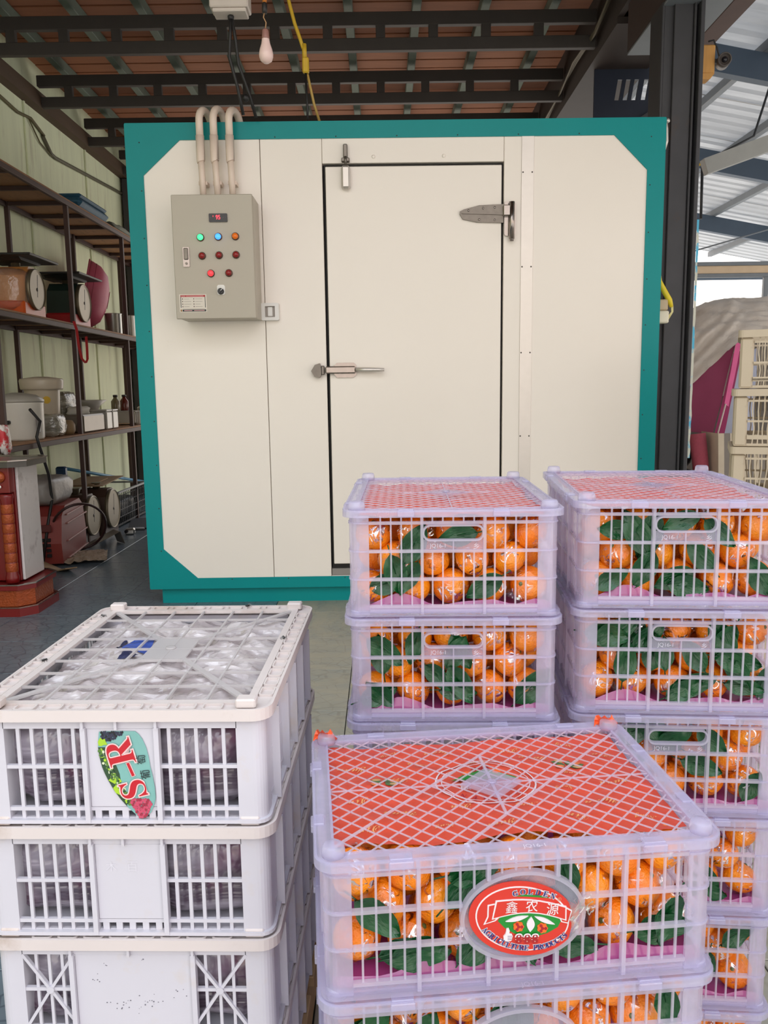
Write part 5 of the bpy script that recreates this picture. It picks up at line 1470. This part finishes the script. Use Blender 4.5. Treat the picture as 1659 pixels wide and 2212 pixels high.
# lower shelf
WPL = M('white_appliance', srgb(214, 208, 198), .3, var=.04)
rc = thing('rice_cooker', 'large white rice cooker on the lower shelf behind the altar', 'rice cooker', (-2.45, 5.58, .853))
MB().lathe([(.15, 0), (.16, .015), (.165, .24), (.168, .25)], 32).build('body', WPL, rc); MB().lathe([(.17, .25), (.17, .268), (.12, .30), (.03, .315), (1e-5, .316)], 32).build('lid', M('grey_lid', srgb(170, 164, 154), .35), rc)
MB().bbox(.155, .172, -.09, -.06, .05, .15, .004).build('panel', M('grey_print', srgb(130, 126, 126), .4), rc)
MB().bbox(-.02, .02, -.186, -.15, .11, .135, .006).build('handle', M('black_plastic2', srgb(34, 32, 32), .4), rc)
wb = thing('water_cooler', 'tall white lidded cooler bucket with yellow sticker on the lower shelf', 'cooler', (-2.53, 6.2, .853))
MB().lathe([(.105, 0), (.11, .01), (.125, .33), (.128, .345)], 32).build('body', M('cream_bucket', srgb(212, 198, 178), .3, var=.04), wb)
MB().lathe([(.145, .335), (.15, .345), (.155, .40), (.148, .415), (.05, .43), (1e-5, .432)], 32).build('lid', MATS['cream_bucket'], wb)
MB().prism(ellipse(.027, .027, 20, 0, .26), 0, .004, TR(.070, -.1, 0) @ RZ(.55) @ FACE).build('round_sticker', M('yellow_sticker', srgb(222, 178, 40), .4), wb)
CLBAG = bag_mat('cloudy_bag', srgb(120, 116, 104), srgb(196, 192, 180), .35, .7)
def bag(name, lab_, x, y, z, sx, sy, sz, seed, mat, cat='bag'):
    o = bag_mb(sx, sy, sz, seed, .014).build(name, mat, None, (x, y, z + sz * .46)); return tag(o, lab_, cat)
bag('plastic_bag', 'cloudy knotted plastic bag in front of the cooler bucket', -2.40, 5.98, .853, .2, .24, .17, 8, CLBAG)
bag('plastic_bag', 'clear bag of packaging leaning behind the cooler bucket', -2.56, 6.68, .853, .16, .3, .34, 15, CLBAG)
can('brown_jar', 'round tan jar beside the cloudy plastic bag', 'jar', -2.37, 6.22, .853, .06, .11, M('tan_clay', srgb(150, 124, 92), .5), [(.045, 0), (.06, .03), (.06, .075), (.04, .105), (1e-5, .11)])
st_ = thing('steel_tray', 'deep grey steel tray with a white cloth inside on the lower shelf', 'tray', (-2.40, 6.62, .853))
MB().bbox(-.10, .10, -.24, .24, 0, .14, .012).build('tray_body', M('dim_steel', srgb(128, 120, 110), .35, .6, var=.15), st_)
bag_mb(.14, .26, .08, 19, .012).build('white_cloth', M('white_cloth', srgb(196, 192, 182), .8), st_, (-.02, -.02, .165))
for k, (y, l) in enumerate(((7.02, 'nearer'), (7.18, 'farther'))):
    t = thing('tin_box', 'white tin box, %s of two beside the steel tray' % l, 'tin', (-2.38, y, .853), 0, 'white tins on the lower shelf')
    MB().bbox(-.07, .07, -.07, .07, 0, .15, .01).build('body', M('white_tin', srgb(190, 186, 178), .3, .2), t); MB().bbox(-.072, .072, -.072, .072, .151, .165, .004).build('lid', MATS['white_tin'], t)
can('white_bowl', 'wide white enamel bowl behind the tin boxes', 'bowl', -2.57, 7.25, .853, .1, .26, MATS['white_tin'], [(.06, 0), (.06, .1), (.10, .19), (.16, .24), (.155, .245), (.09, .19), (1e-5, .18)])
for k, (x, y, c, l) in enumerate(((-2.56, 7.98, srgb(120, 110, 84), 'clear glass'), (-2.52, 8.12, srgb(96, 34, 24), 'dark red'))):
    t = thing('sauce_bottle', 'small %s sauce bottle on the white wire tray' % l, 'bottle', (x, y, .985), 0)
    MB().lathe([(.04, 0), (.042, .01), (.042, .09), (.02, .12), (.018, .135)], 16).build('glass', M('bottle_%d' % k, c, .15), t); MB().lathe([(.022, .132), (.022, .152), (1e-5, .153)], 16).build('cap', M('bottle_cap', srgb(50, 40, 36), .4), t)
wt = thing('wire_tray', 'white wire tray carrying sauce bottles on the lower shelf', 'tray', (-2.5, 8.05, .853))
for k in range(8): MB().bbox(-.16, .16, -.2 + k * .055, -.195 + k * .055, .02, .125, .001).build('wire_rib', MATS['white_tin'], wt)
MB().bbox(-.165, .165, -.21, .21, .126, .131, .002).build('tray_floor', MATS['white_tin'], wt)
can('enamel_mug', 'white enamel mug at the far end of the lower shelf', 'mug', -2.36, 8.0, .853, .05, .13, MATS['white_tin'])
can('white_canister', 'white canister beside the teal edge of the cold room', 'canister', -2.36, 8.2, .853, .055, .14, MATS['white_tin'], None, MATS['white_tin'])
bag('shopping_bag', 'white plastic bag with red print tied to the rack post', -2.29, 4.955, .80, .11, .10, .20, 41, M('bag_red_white', srgb(214, 206, 200), .4, var=.05, dirt=srgb(196, 40, 50), dirt_lo=.48, dirt_hi=.54, dirt_scale=12))
cbm = MB(); cbm.tube([(-2.27, 5.35, 1.06), (-2.25, 5.45, .98), (-2.26, 5.4, .88), (-2.25, 5.42, .80), (-2.24, 5.50, .62), (-2.25, 5.55, .45), (-2.26, 5.48, .30), (-2.28, 5.4, .05)], .010, 8)
tag(cbm.build('black_cable', M('black_cable', srgb(30, 28, 28), .5)), 'black cable hanging from the lower shelf beside the altar', 'cable')
# floor clutter
pc = thing('pet_carrier', 'dark red plastic pet carrier under the rack', 'carrier', (-2.38, 5.78, 0), PI / 2 + .12)
REDP = M('dark_red_plastic', srgb(132, 50, 44), .5, var=.08)
b = MB(); b.prism([(-.33, .02), (.33, .02), (.35, .16), (.30, .34), (.20, .40), (-.20, .40), (-.30, .34), (-.35, .16)], -.17, .17, RX(PI / 2)); b.build('shell', REDP, pc)
b = MB()
for z in (.33, .27, .15, .03): b.bbox(-.20, .36, -.182, -.168, z, z + .010, .002)
tag(b.build('moulded_ribs', M('pale_red_edge', srgb(160, 104, 92), .5), pc), kind='stuff')
vt = MB()
for i in range(4):
    for j in range(4): vt.box(-.3535, -.33, -.10 + i * .042, -.072 + i * .042, .07 + j * .035, .092 + j * .035)
tag(vt.build('vent_holes', M('vent_black', srgb(26, 20, 20), .8), pc), kind='stuff')
MB().bbox(-.354, -.345, -.11, .06, .24, .29, .004).build('end_plate', M('dark_red_deep', srgb(90, 32, 30), .5), pc)
bag('grey_bag', 'big crumpled grey plastic bag lying on the pet carrier', -2.40, 5.74, .40, .34, .52, .20, 61, M('grey_bag_film', srgb(136, 128, 122), .4, var=.12, bmp=.5, bscale=14, bdist=.01))
cd = thing('cardboard_flap', 'brown cardboard box flap on the floor before the pet carrier', 'cardboard', (-2.25, 5.32, .0), .3)
CARD = M('cardboard', srgb(158, 130, 100), .85, var=.1, scale=5)
b = MB(); b.bar((-.2, .1, .14), (.10, -.06, .012), .20, .008, (0, .3, 1)); b.build('panel', CARD, cd); b = MB(); b.bar((.10, -.06, .012), (.17, -.02, .008), .19, .007, (0, .3, 1)); b.build('folded_edge', CARD, cd)
cd2 = thing('cardboard_sheet', 'flattened cardboard sheet over the wire basket by the wall', 'cardboard', (-2.52, 7.0, .405), .1)
MB().bbox(-.16, .2, -.35, .45, 0, .008, .001).build('sheet', CARD, cd2); MB().bbox(-.1, .12, -.34, .2, .009, .016, .001).build('flap', CARD, cd2)
bs = thing('wire_basket', 'black wire basket on the floor at the far end of the rack', 'basket', (-2.5, 7.45, 0))
BLK = M('black_wire', srgb(36, 38, 42), .5)
b = MB()
for k in range(10): x = -.2 + k * .0444; b.bar((x, -.42, .02), (x, -.44, .30), .006, .006)
for k in range(5): b.bar((-.21, -.43, .03 + k * .06), (.21, -.43, .03 + k * .06), .005, .005)
for k in range(18): y = -.42 + k * .05; b.bar((.2, y, .02), (.22, y, .30), .006, .006)
for k in range(5): b.bar((.21, -.43, .03 + k * .06), (.21, .45, .03 + k * .06), .005, .005)
tag(b.build('wire_mesh', BLK, bs), kind='stuff')
MB().ring(rrect(-.23, .23, -.45, .46, .03), rrect(-.21, .21, -.43, .44, .02), .30, .315).build('basket_rim', M('grey_rim', srgb(140, 142, 140), .5), bs)
MB().bbox(-.2, .2, -.42, .44, .01, .02, .002).build('basket_floor', BLK, bs)
bag('black_bag', 'black plastic bag inside the wire basket', -2.5, 7.5, .025, .34, .6, .2, 71, M('black_bag_film', srgb(30, 30, 36), .35, bmp=.5, bscale=18, bdist=.01))
mp = thing('squeegee', 'blue floor squeegee leaning along the wall', 'squeegee', (0, 0, 0))
MB().tube([(-2.62, 6.72, .555), (-2.62, 8.1, .33), (-2.6, 8.9, .20)], .014, 10).build('handle', M('blue_pole', srgb(86, 146, 182), .35), mp)
MB().bbox(-2.66, -2.58, 6.66, 6.72, .46, .57, .012).build('head', M('dark_blue_plastic', srgb(30, 66, 108), .4), mp)
pl_ = thing('black_board', 'black flat board lying on the floor by the wire basket', 'board', (-2.12, 7.25, 0), .25)
MB().bbox(-.14, .14, -.3, .3, .0, .012, .003).build('sheet', M('black_board', srgb(32, 30, 38), .5), pl_)
hs = tag(MB().tube([(-2.15 + .28 * math.sin(a) * .55, 5.75 + .30 * math.cos(a), .02 + .2 * (1 - math.cos(a * 1.0 + .6))) for a in [2 * PI * k / 40 for k in range(44)]], .009, 7).build('cable_loop', M('brown_cable', srgb(58, 34, 32), .5)), 'brown cable loop hanging around the pet carrier', 'cable')
mt = thing('metal_bracket', 'bent sheet metal bracket lying in front of the white dials', 'bracket', (-2.17, 6.22, 0), .4)
b = MB(); b.bar((-.10, 0, .004), (.12, .05, .10), .14, .004); b.build('bent_plate', M('dull_zinc', srgb(140, 132, 122), .45, .5), mt); b = MB(); b.bar((.12, .05, .10), (.15, .06, .004), .14, .004); b.build('bent_plate', MATS['dull_zinc'], mt)
mt2 = thing('metal_fitting', 'small shiny metal fitting beside the far dial scale', 'fitting', (-2.10, 6.72, 0), .2)
MB().bbox(-.04, .04, -.04, .04, 0, .05, .012).build('body', STEEL, mt2); MB().tube([(-.03, -.05, .03), (.02, .05, .035), (.10, .12, .02)], .014, 8).build('handle', M('black_grip', srgb(30, 28, 30), .5), mt2)
pp = thing('paper_scrap', 'crumpled printed paper on the floor below the pet carrier', 'paper', (-2.1, 5.70, 0), .3)
b = crumple(-.14, .14, -.2, .2, 33, .03); b.v = [(x, y, z + .045) for x, y, z in b.v]; b.build('sheet', M('old_paper', srgb(150, 130, 112), .8, var=.4, scale=14), pp)
# wall conduit and cable
wc = thing('wall_conduit', 'thin grey conduit and cable running along the green wall', 'conduit', (0, 0, 0))
MB().tube([(-2.785, 7.22, 3.27), (-2.785, 7.38, 3.17), (-2.785, 7.46, 3.16), (-2.785, 9.3, 3.28)], .016, 8).build('conduit_tube', M('khaki_conduit', srgb(96, 92, 72), .6), wc)
MB().tube([(-2.785, 5.6, 3.30), (-2.785, 6.45, 3.33), (-2.785, 6.75, 3.31), (-2.785, 7.0, 3.34), (-2.785, 7.25, 3.28)], .012, 8).build('cable', M('olive_cable', srgb(92, 84, 50), .7), wc)
MB().tube([(-2.785, 6.95, 3.33), (-2.785, 7.15, 3.2), (-2.785, 7.4, 3.15)], .006, 6).build('thin_wire', MATS['olive_cable'], wc)

# ================================================================== red altar at the left edge
al = thing('spirit_altar', 'red and gold carved spirit altar at the left edge', 'altar', (-2.06, 4.42, 0))
LACQ = M('red_lacquer', srgb(112, 22, 22), .3, var=.12); GOLDC = M('gold_carving', srgb(150, 66, 26), .4, .3, var=.35, scale=60, bmp=.6, bscale=80, bdist=.006); MARB = M('white_marble_board', srgb(206, 198, 196), .35, var=.06, scale=8, dirt=srgb(150, 136, 136), dirt_scale=8)
def oct_(w, d, c): return [(-w + c, -d), (w - c, -d), (w, -d + c), (w, d - c), (w - c, d), (-w + c, d), (-w, d - c), (-w, -d + c)]
for z0_, z1_, w, d, mt_ in ((0, .045, .21, .21, LACQ), (.05, .135, .19, .19, GOLDC), (.14, .165, .205, .205, LACQ), (.785, .815, .20, .20, M('altar_top', srgb(70, 64, 58), .3))):
    MB().prism(oct_(w, d, .07), z0_, z1_).build('tier', mt_, al)
MB().ring(oct_(.209, .209, .07), oct_(.2, .2, .07), .166, .172).build('silver_edge', CHROME, al); MB().ring(oct_(.206, .206, .07), oct_(.196, .196, .07), .816, .822).build('silver_edge', CHROME, al); MB().ring(oct_(.212, .212, .07), oct_(.2, .2, .07), .046, .050).build('silver_edge', CHROME, al)
for x in (-.12, .088): 
    c_ = MB().lathe([(.034, .172), (.036, .20), (.030, .22), (.030, .60), (.036, .63), (.034, .645)], 16, TR(x, -.145, 0)).build('carved_column', LACQ, al)
    for k in range(7): MB().lathe([(.0303, .232 + k * .052), (.0318, .238 + k * .052), (.0318, .272 + k * .052), (.0303, .278 + k * .052)], 16, TR(x, -.145, 0), cap=False).build('gold_relief', GOLDC, c_)
MB().bbox(-.17, .12, -.11, .17, .172, .785, .004).build('body', LACQ, al)
MB().bbox(-.16, .12, -.17, -.112, .65, .785, .004).build('lintel', LACQ, al)
MB().ball((.075, -.175, .735), .028, .018, .03).build('gold_boss', GOLDC, al)
MB().bbox(.121, .135, -.10, .15, .175, .783, .003).build('marble_side', MARB, al)
MB().ball((.075, -.18, .685), .008, .006, .008).build('light_bead', M('bead_white', srgb(230, 226, 220), .2), al)

# ================================================================== things overhead
bu = thing('light_bulb', 'white light bulb hanging on a wire above the cold room', 'bulb', (-.455, 3.6, 2.48))
MB().lathe([(1e-5, 0), (.012, .002), (.023, .010), (.0285, .025), (.029, .036), (.025, .055), (.018, .075), (.0155, .09), (.0155, .093)], 24).build('glass', M('opal_glass', srgb(226, 196, 188), .3, var=.03), bu)
MB().lathe([(.0155, .093), (.015, .10), (.013, .125), (.010, .13)], 20).build('bulb_base', M('pink_brown_base', srgb(150, 108, 98), .4), bu)
MB().tube([(0, 0, .13), (.004, 0, .155), (-.006, 0, .175), (.0, 0, .20)], .0025, 6).build('bare_wire', M('copper_wire', srgb(170, 130, 90), .4), bu)
MB().lathe([(.010, .19), (.011, .205), (.011, .225), (.007, .23)], 12).build('holder', M('black_holder', srgb(34, 30, 28), .5), bu)
MB().tube([(0, 0, .23), (.006, 0, .30), (.012, 0, .60), (.015, .0, .97)], .009, 8).build('orange_cable', M('orange_cable', srgb(190, 112, 40), .5), bu)
jx = thing('ceiling_junction_box', 'white junction box under the ceiling with black cables', 'junction box', (-.70, 4.25, 2.935), 0)
MB().bbox(-.092, .092, -.055, .055, .018, .17, .006).build('box', M('cream_white_box', srgb(206, 194, 184), .45), jx); MB().bbox(-.08, .08, -.048, .048, 0, .017, .004).build('box_lid', MATS['cream_white_box'], jx)
MB().lathe([(.014, -.02), (.016, -.004), (.012, .0)], 12, TR(0, .0, 0)).build('cable_gland', M('black_gland', srgb(34, 32, 32), .5), jx)
MB().bbox(-.02, .02, -.02, .02, .17, .53, .002).build('hanger', DARK_STEEL, jx)
for k, p in enumerate(([(0, .0, -.01), (-.012, .02, -.10), (-.022, .04, -.17), (.01, .06, -.30), (.03, .08, -.425)], [(.004, .0, -.01), (.015, .02, -.10), (.02, .05, -.2), (.06, .10, -.32), (.085, .14, -.42)])):
    MB().tube(p, .008, 8).build('black_lead', MATS['black_cable'], jx)
MB().ball((.045, .08, -.345), .018).build('cable_knot', MATS['black_cable'], jx)
yc = thing('yellow_lead', 'yellow power lead with plug hanging above the cold room', 'cable', (-.42, 4.5, 2.5))
YEL = M('yellow_lead', srgb(206, 168, 44), .5)
MB().tube([(-.04, 0, .95), (-.03, 0, .62), (.0, 0, .50), (.028, 0, .42), (.04, 0, .38)], .009, 8).build('lead', YEL, yc)
MB().bbox(.035, .068, -.016, .016, .26, .335, .006).build('plug', YEL, yc); MB().tube([(.047, 0, .33), (.046, 0, .40)], .012, 8).build('plug_neck', YEL, yc)
MB().tube([(.05, 0, .26), (.054, 0, .12), (.055, 0, .02)], .006, 8).build('black_tail', MATS['black_cable'], yc); MB().tube([(.058, .01, .26), (.085, .05, .13), (.12, .09, .02)], .007, 8).build('yellow_tail', M('pale_yellow_lead', srgb(190, 156, 84), .5), yc)
bw = thing('beam_wiring', 'pale loose cables running along the dark edge beam', 'cable', (0, 0, 0))
for k in range(3): MB().tube([(1.455 + .015 * k, 5.3 + .1 * k, 3.62), (1.45, 5.9, 3.50 - .01 * k), (1.44 + .012 * k, 6.5, 3.52), (1.455, 7.0, 3.48 + .01 * k), (1.45 + .01 * k, 7.6, 3.46), (1.44, 8.4, 3.47)], .008, 6).build('cable', M('grey_olive_cable', srgb(112, 104, 86), .6), bw)
cv = thing('security_camera', 'small black security camera on a raw wooden block by the column', 'camera', (1.815, 4.88, 2.86))
MB().bbox(-.035, .045, -.02, .06, 0, .15, .006).build('wood_block', M('raw_wood', srgb(206, 152, 84), .7, var=.15, scale=8, stretch=(6, 6, 1)), cv)
MB().prism([(-.035, -.03), (.02, -.03), (.045, 0), (-.035, 0)], -.05, .02, RX(PI / 2)).build('wood_wedge', MATS['raw_wood'], cv)
MB().lathe([(.036, -.03), (.036, .06), (.030, .062), (.030, .05), (1e-5, .05)], 24, TR(.095, 0, .065) @ RX(PI / 2 + .1) @ RY(-.2)).build('camera_body', M('camera_grey', srgb(84, 76, 72), .45), cv)
MB().lathe([(.016, .05), (.014, .058), (1e-5, .060)], 16, TR(.095, 0, .065) @ RX(PI / 2 + .1) @ RY(-.2)).build('lens', M('lens_black', srgb(30, 26, 30), .1), cv)
MB().bar((.04, 0, .07), (.075, 0, .065), .02, .02).build('bracket', DARK_STEEL, cv)
MB().tube([(.09, .03, .09), (.07, .03, .15), (.05, .03, .19), (.02, .02, .18)], .005, 6).build('cable', MATS['black_cable'], cv)
pt = MB(); pt.fix = False
for k in range(28):
    z = .75 + k * .048; w = .012 + .006 * noise.noise(Vector((k * .7, 0, 0)))
    pt.v += [(1.7215, 4.658, z), (1.7215 + max(.003, w), 4.657, z)]
for k in range(27): pt.face((2 * k, 2 * k + 1, 2 * k + 3, 2 * k + 2))
pt.build('peeling_tape', M('peeling_blue_tape', srgb(206, 204, 190), .7, var=.1, dirt=srgb(90, 180, 214), dirt_lo=.5, dirt_hi=.56, dirt_scale=7), column)

# ================================================================== yard on the right
BEIGE = M('beige_crate_plastic', srgb(190, 174, 150), .55, var=.06, dirt=srgb(140, 124, 104), dirt_scale=5)
def beige_crate():
    W, D, H = .55, .38, .2285
    root = thing('beige_crate', 'beige crate', 'crate')
    mb = MB(); mb.ring(rrect(-W / 2, W / 2, -D / 2, D / 2, .02, 4), rrect(-W / 2 + .012, W / 2 - .012, -D / 2 + .012, D / 2 - .012, .014, 4), H - .03, H - .002); mb.build('rim', BEIGE, root)
    for sx in (-1, 1):
        for sy in (-1, 1): MB().bbox(sx * (W / 2 - .035) - .025, sx * (W / 2 - .035) + .025, sy * (D / 2 - .035) - .025, sy * (D / 2 - .035) + .025, 0, H - .03, .008).build('corner_post', BEIGE, root)
    MB().bbox(-W / 2 + .012, W / 2 - .012, -D / 2 + .012, D / 2 - .012, .001, .008, .002).build('base', BEIGE, root)
    for sy in (-1, 1):
        g = MB(); y = sy * (D / 2 - .014); h = W / 2 - .06
        for z in (.035, .10, .18): g.box(-h, h, y - .003, y + .003, z - .004, z + .004)
        g.box(-h, h, y - .003, y + .003, .028, .045); g.box(-h, h, y - .003, y + .003, .002, .012)
        for k in range(1, 22): x = -h + 2 * h * k / 22; wv_ = .006 * math.sin(k * 1.3); g.bar((x, y, .005), (x + wv_, y, .07), .0045, .005); g.bar((x + wv_, y, .07), (x - wv_ * .5, y, .14), .0045, .005); g.bar((x - wv_ * .5, y, .14), (x, y, .2), .0045, .005)
        for k in (1, 2, 3): x = -h + 2 * h * k / 4; g.box(x - .009, x + .009, y - .006, y + .004, .002, H - .03)
        g.build('side_grid', BEIGE, root)
    for sx in (-1, 1):
        g = MB(); x = sx * (W / 2 - .014); h = D / 2 - .06
        for z in (.035, .10, .18): g.box(x - .003, x + .003, -h, h, z - .004, z + .004)
        for k in range(1, 14): y = -h + 2 * h * k / 14; g.box(x - .002, x + .002, y - .0022, y + .0022, .005, .2)
        g.build('end_grid', BEIGE, root)
    return root
bc = beige_crate(); btree = snapshot(bc)
for k in range(6):
    o = bc if k == 0 else copy_tree(bc, None, btree)
    ya_ = -.40 + .014 * (k % 3); bx_, by_ = stack_center(1.40 - .012 * (k > 0), 3.30, ya_, .55, .38)
    o.location = (bx_, by_, (5 - k) * .2285); o.rotation_euler = (0, 0, ya_)
    tag(o, 'empty beige crate in the yard stack, %s from the top' % ('first', 'second', 'third', 'fourth', 'fifth', 'sixth')[k], 'crate', 'beige crates in the yard')
# covered heap
TARP = M('grey_tarp', srgb(206, 196, 186), .55, var=.10, scale=5, dirt=srgb(172, 160, 148), dirt_scale=4, bmp=.3, bscale=16, bdist=.02)
def ztop(x): return 1.46 + .36 * math.sin(min(1, max(0, (x - 2.08) / .62)) * PI / 2) if x < 2.7 else 1.82 - .10 * max(0, x - 3.0)
def zedge(x): return min(1.08 + .93 * (x - 2.12), 1.47)
mb = MB(); mb.smooth = True; mb.fix = False
NU, NV = 110, 56; vs = []
for i in range(NU + 1):
    x = 2.06 + 2.6 * i / NU
    for j in range(NV + 1):
        t = j / NV
        if t < .4: s_ = t / .4; y = 5.95 + .30 * s_; z = zedge(x) + (ztop(x) - .10 - zedge(x)) * s_
        elif t < .6: s_ = (t - .4) / .2; y = 6.25 + .4 * s_; z = ztop(x) - .10 + .10 * math.sin(s_ * PI / 2)
        else: s_ = (t - .6) / .4; y = 6.65 + 1.6 * s_; z = ztop(x) - .9 * s_ * s_
        q = Vector((x * 1.2 - y, x + y * 2 + z * 2.4, z * 3))
        d = .040 * noise.noise(q * 2.2) + .024 * noise.noise(q * 6) + .010 * noise.noise(q * 15)
        fold = .034 * math.sin((z - .93 * x) * 70) * max(0, 1 - abs((z - .90 * x + .67) / .14)) * max(0, 1 - abs((x - 2.35) / .35))
        vs.append((x, y - d - fold, z + d * .6 + fold * .5))
fs = [(i * (NV + 1) + j, (i + 1) * (NV + 1) + j, (i + 1) * (NV + 1) + j + 1, i * (NV + 1) + j + 1) for i in range(NU) for j in range(NV)]
mb.add(vs, fs)
tp = thing('covered_heap', 'large heap under a grey tarpaulin in the yard', 'tarpaulin', (0, 0, 0))
mb.build('tarpaulin', TARP, tp)
MB().bbox(2.25, 4.4, 6.5, 8.0, 0, 1.05, .1).build('heap_core', M('heap_grey', srgb(104, 98, 92), .9), tp)
mr = thing('maroon_canopy', 'maroon cloth panel with a pink border below the grey tarpaulin', 'cloth', (0, 0, 0))
def sheet(pts, n=10, seed=0, amp=.01):
    """bilinear cloth between four corners a (0,0) b (1,0) c (1,1) d (0,1)"""
    a, b, c, d = [Vector(p) for p in pts]; m_ = MB(); m_.smooth = True; m_.fix = False; vs = []
    for j in range(n + 1):
        for i in range(n + 1):
            u, v = i / n, j / n; p = a * (1 - u) * (1 - v) + b * u * (1 - v) + c * u * v + d * (1 - u) * v
            k = noise.noise(p * 6 + Vector((seed, 0, 0))) * amp
            vs.append((p.x, p.y + k, p.z))
    m_.add(vs, [(j * (n + 1) + i, j * (n + 1) + i + 1, (j + 1) * (n + 1) + i + 1, (j + 1) * (n + 1) + i) for j in range(n) for i in range(n)])
    return m_
sheet([(2.10, 6.02, .84), (2.405, 6.02, .80), (2.53, 6.0, 1.475), (2.10, 6.0, 1.10)], 14, 2, .02).build('cloth_panel', M('maroon_cloth', srgb(122, 40, 72), .8, var=.06), mr)
sheet([(2.465, 5.99, 1.02), (2.495, 5.99, 1.0), (2.56, 5.98, 1.44), (2.525, 5.98, 1.46)], 8, 3, .006).build('pink_border', M('pink_cloth', srgb(216, 96, 148), .7), mr)
MB().tube([(2.47, 5.98, 1.02), (2.39, 5.98, .66)], .006, 6).build('rod', M('pale_rod', srgb(206, 186, 180), .5), mr)
sheet([(2.42, 6.03, .80), (2.50, 6.05, .80), (2.60, 6.05, 1.40), (2.53, 6.03, 1.38)], 8, 5, .01).build('side_strip', M('dark_pink_cloth', srgb(140, 36, 84), .8), mr)
o = sheet([(2.45, 6.10, .78), (2.75, 6.12, .74), (2.75, 6.12, 1.42), (2.56, 6.10, 1.36)], 12, 8, .03).build('blue_grey_cloth', M('blue_grey_cloth', srgb(164, 168, 186), .8, var=.08)); tag(o, 'pale blue grey cloth hanging beside the maroon panel', 'cloth')
mrl = thing('striped_mat', 'beige and grey striped mat standing below the pink border', 'mat', (2.28, 5.62, 0), 0)
for k in range(9):
    MB().lathe([(.165 - .0001 * k, .0), (.165, .84)], 40, TR(.14, .1, 0), cap=False).build('x', BEIGE) if False else None
for k in range(8):
    x0_ = .0 + k * .042; sheet([(x0_ + .04, .0 + .004 * k, .02), (x0_ + .082, .004 * (k + 1), .02), (x0_ + .042, .004 * (k + 1), .83), (x0_, .004 * k, .83)], 4, k, .004).build('stripe', M(('mat_beige', 'mat_grey')[k % 2], (srgb(196, 182, 160), srgb(128, 120, 112))[k % 2], .85), mrl)
sheet([(.04, .0, .02), (.04, .3, .02), (.0, .3, .83), (.0, .0, .83)], 4, 2, .004).build('rear_fold', MATS['mat_beige'], mrl)
rr = tag(MB().tube([(2.30, 5.72, .02), (2.24, 5.75, .45), (2.20, 5.78, .82)], .055, 12).build('rolled_rug', M('pink_rug', srgb(168, 76, 92), .9, var=.2, scale=60)), 'rolled pink rug leaning beside the striped mat', 'rug')
tag(MB().bar((2.20, 5.68, .02), (2.06, 5.74, .70), .07, .03).build('brown_plank', M('brown_board', srgb(120, 88, 70), .8)), 'short brown board beside the pink rug', 'board')
bag('black_sack', 'black plastic sack behind the column in the yard', 2.0, 6.0, .56, .42, .4, .34, 91, MATS['black_bag_film'], 'sack')
ct = thing('black_cart', 'black cart frame under the black sack', 'cart', (2.0, 6.0, 0))
MB().bbox(-.2, .2, -.2, .2, .52, .56, .006).build('deck', BLK, ct)
for x in (-.17, .17):
    for y in (-.17, .17): MB().tube([(x, y, 0), (x, y, .52)], .018, 8).build('leg', BLK, ct)
MB().tube([(-.1, -.21, .5), (-.02, -.21, .3), (.1, -.21, .02)], .016, 8).build('brace', BLK, ct)

hr = thing('hanging_rod', 'thin black rod hanging from a yellow tee under the shed roof', 'rod', (0, 0, 0))
MB().tube([(2.43, 6.5, 2.40), (2.425, 6.5, 2.79)], .011, 8).build('rod', MATS['black_wire'], hr)
MB().tube([(2.36, 6.5, 2.775), (2.42, 6.5, 2.80), (2.52, 6.5, 2.85)], .010, 8).build('yellow_tee', YEL, hr)
MB().tube([(2.51, 6.5, 2.845), (2.80, 6.5, 2.99), (3.0, 6.5, roof_z(3.0) - .08)], .009, 8).build('upper_rod', MATS['black_wire'], hr)
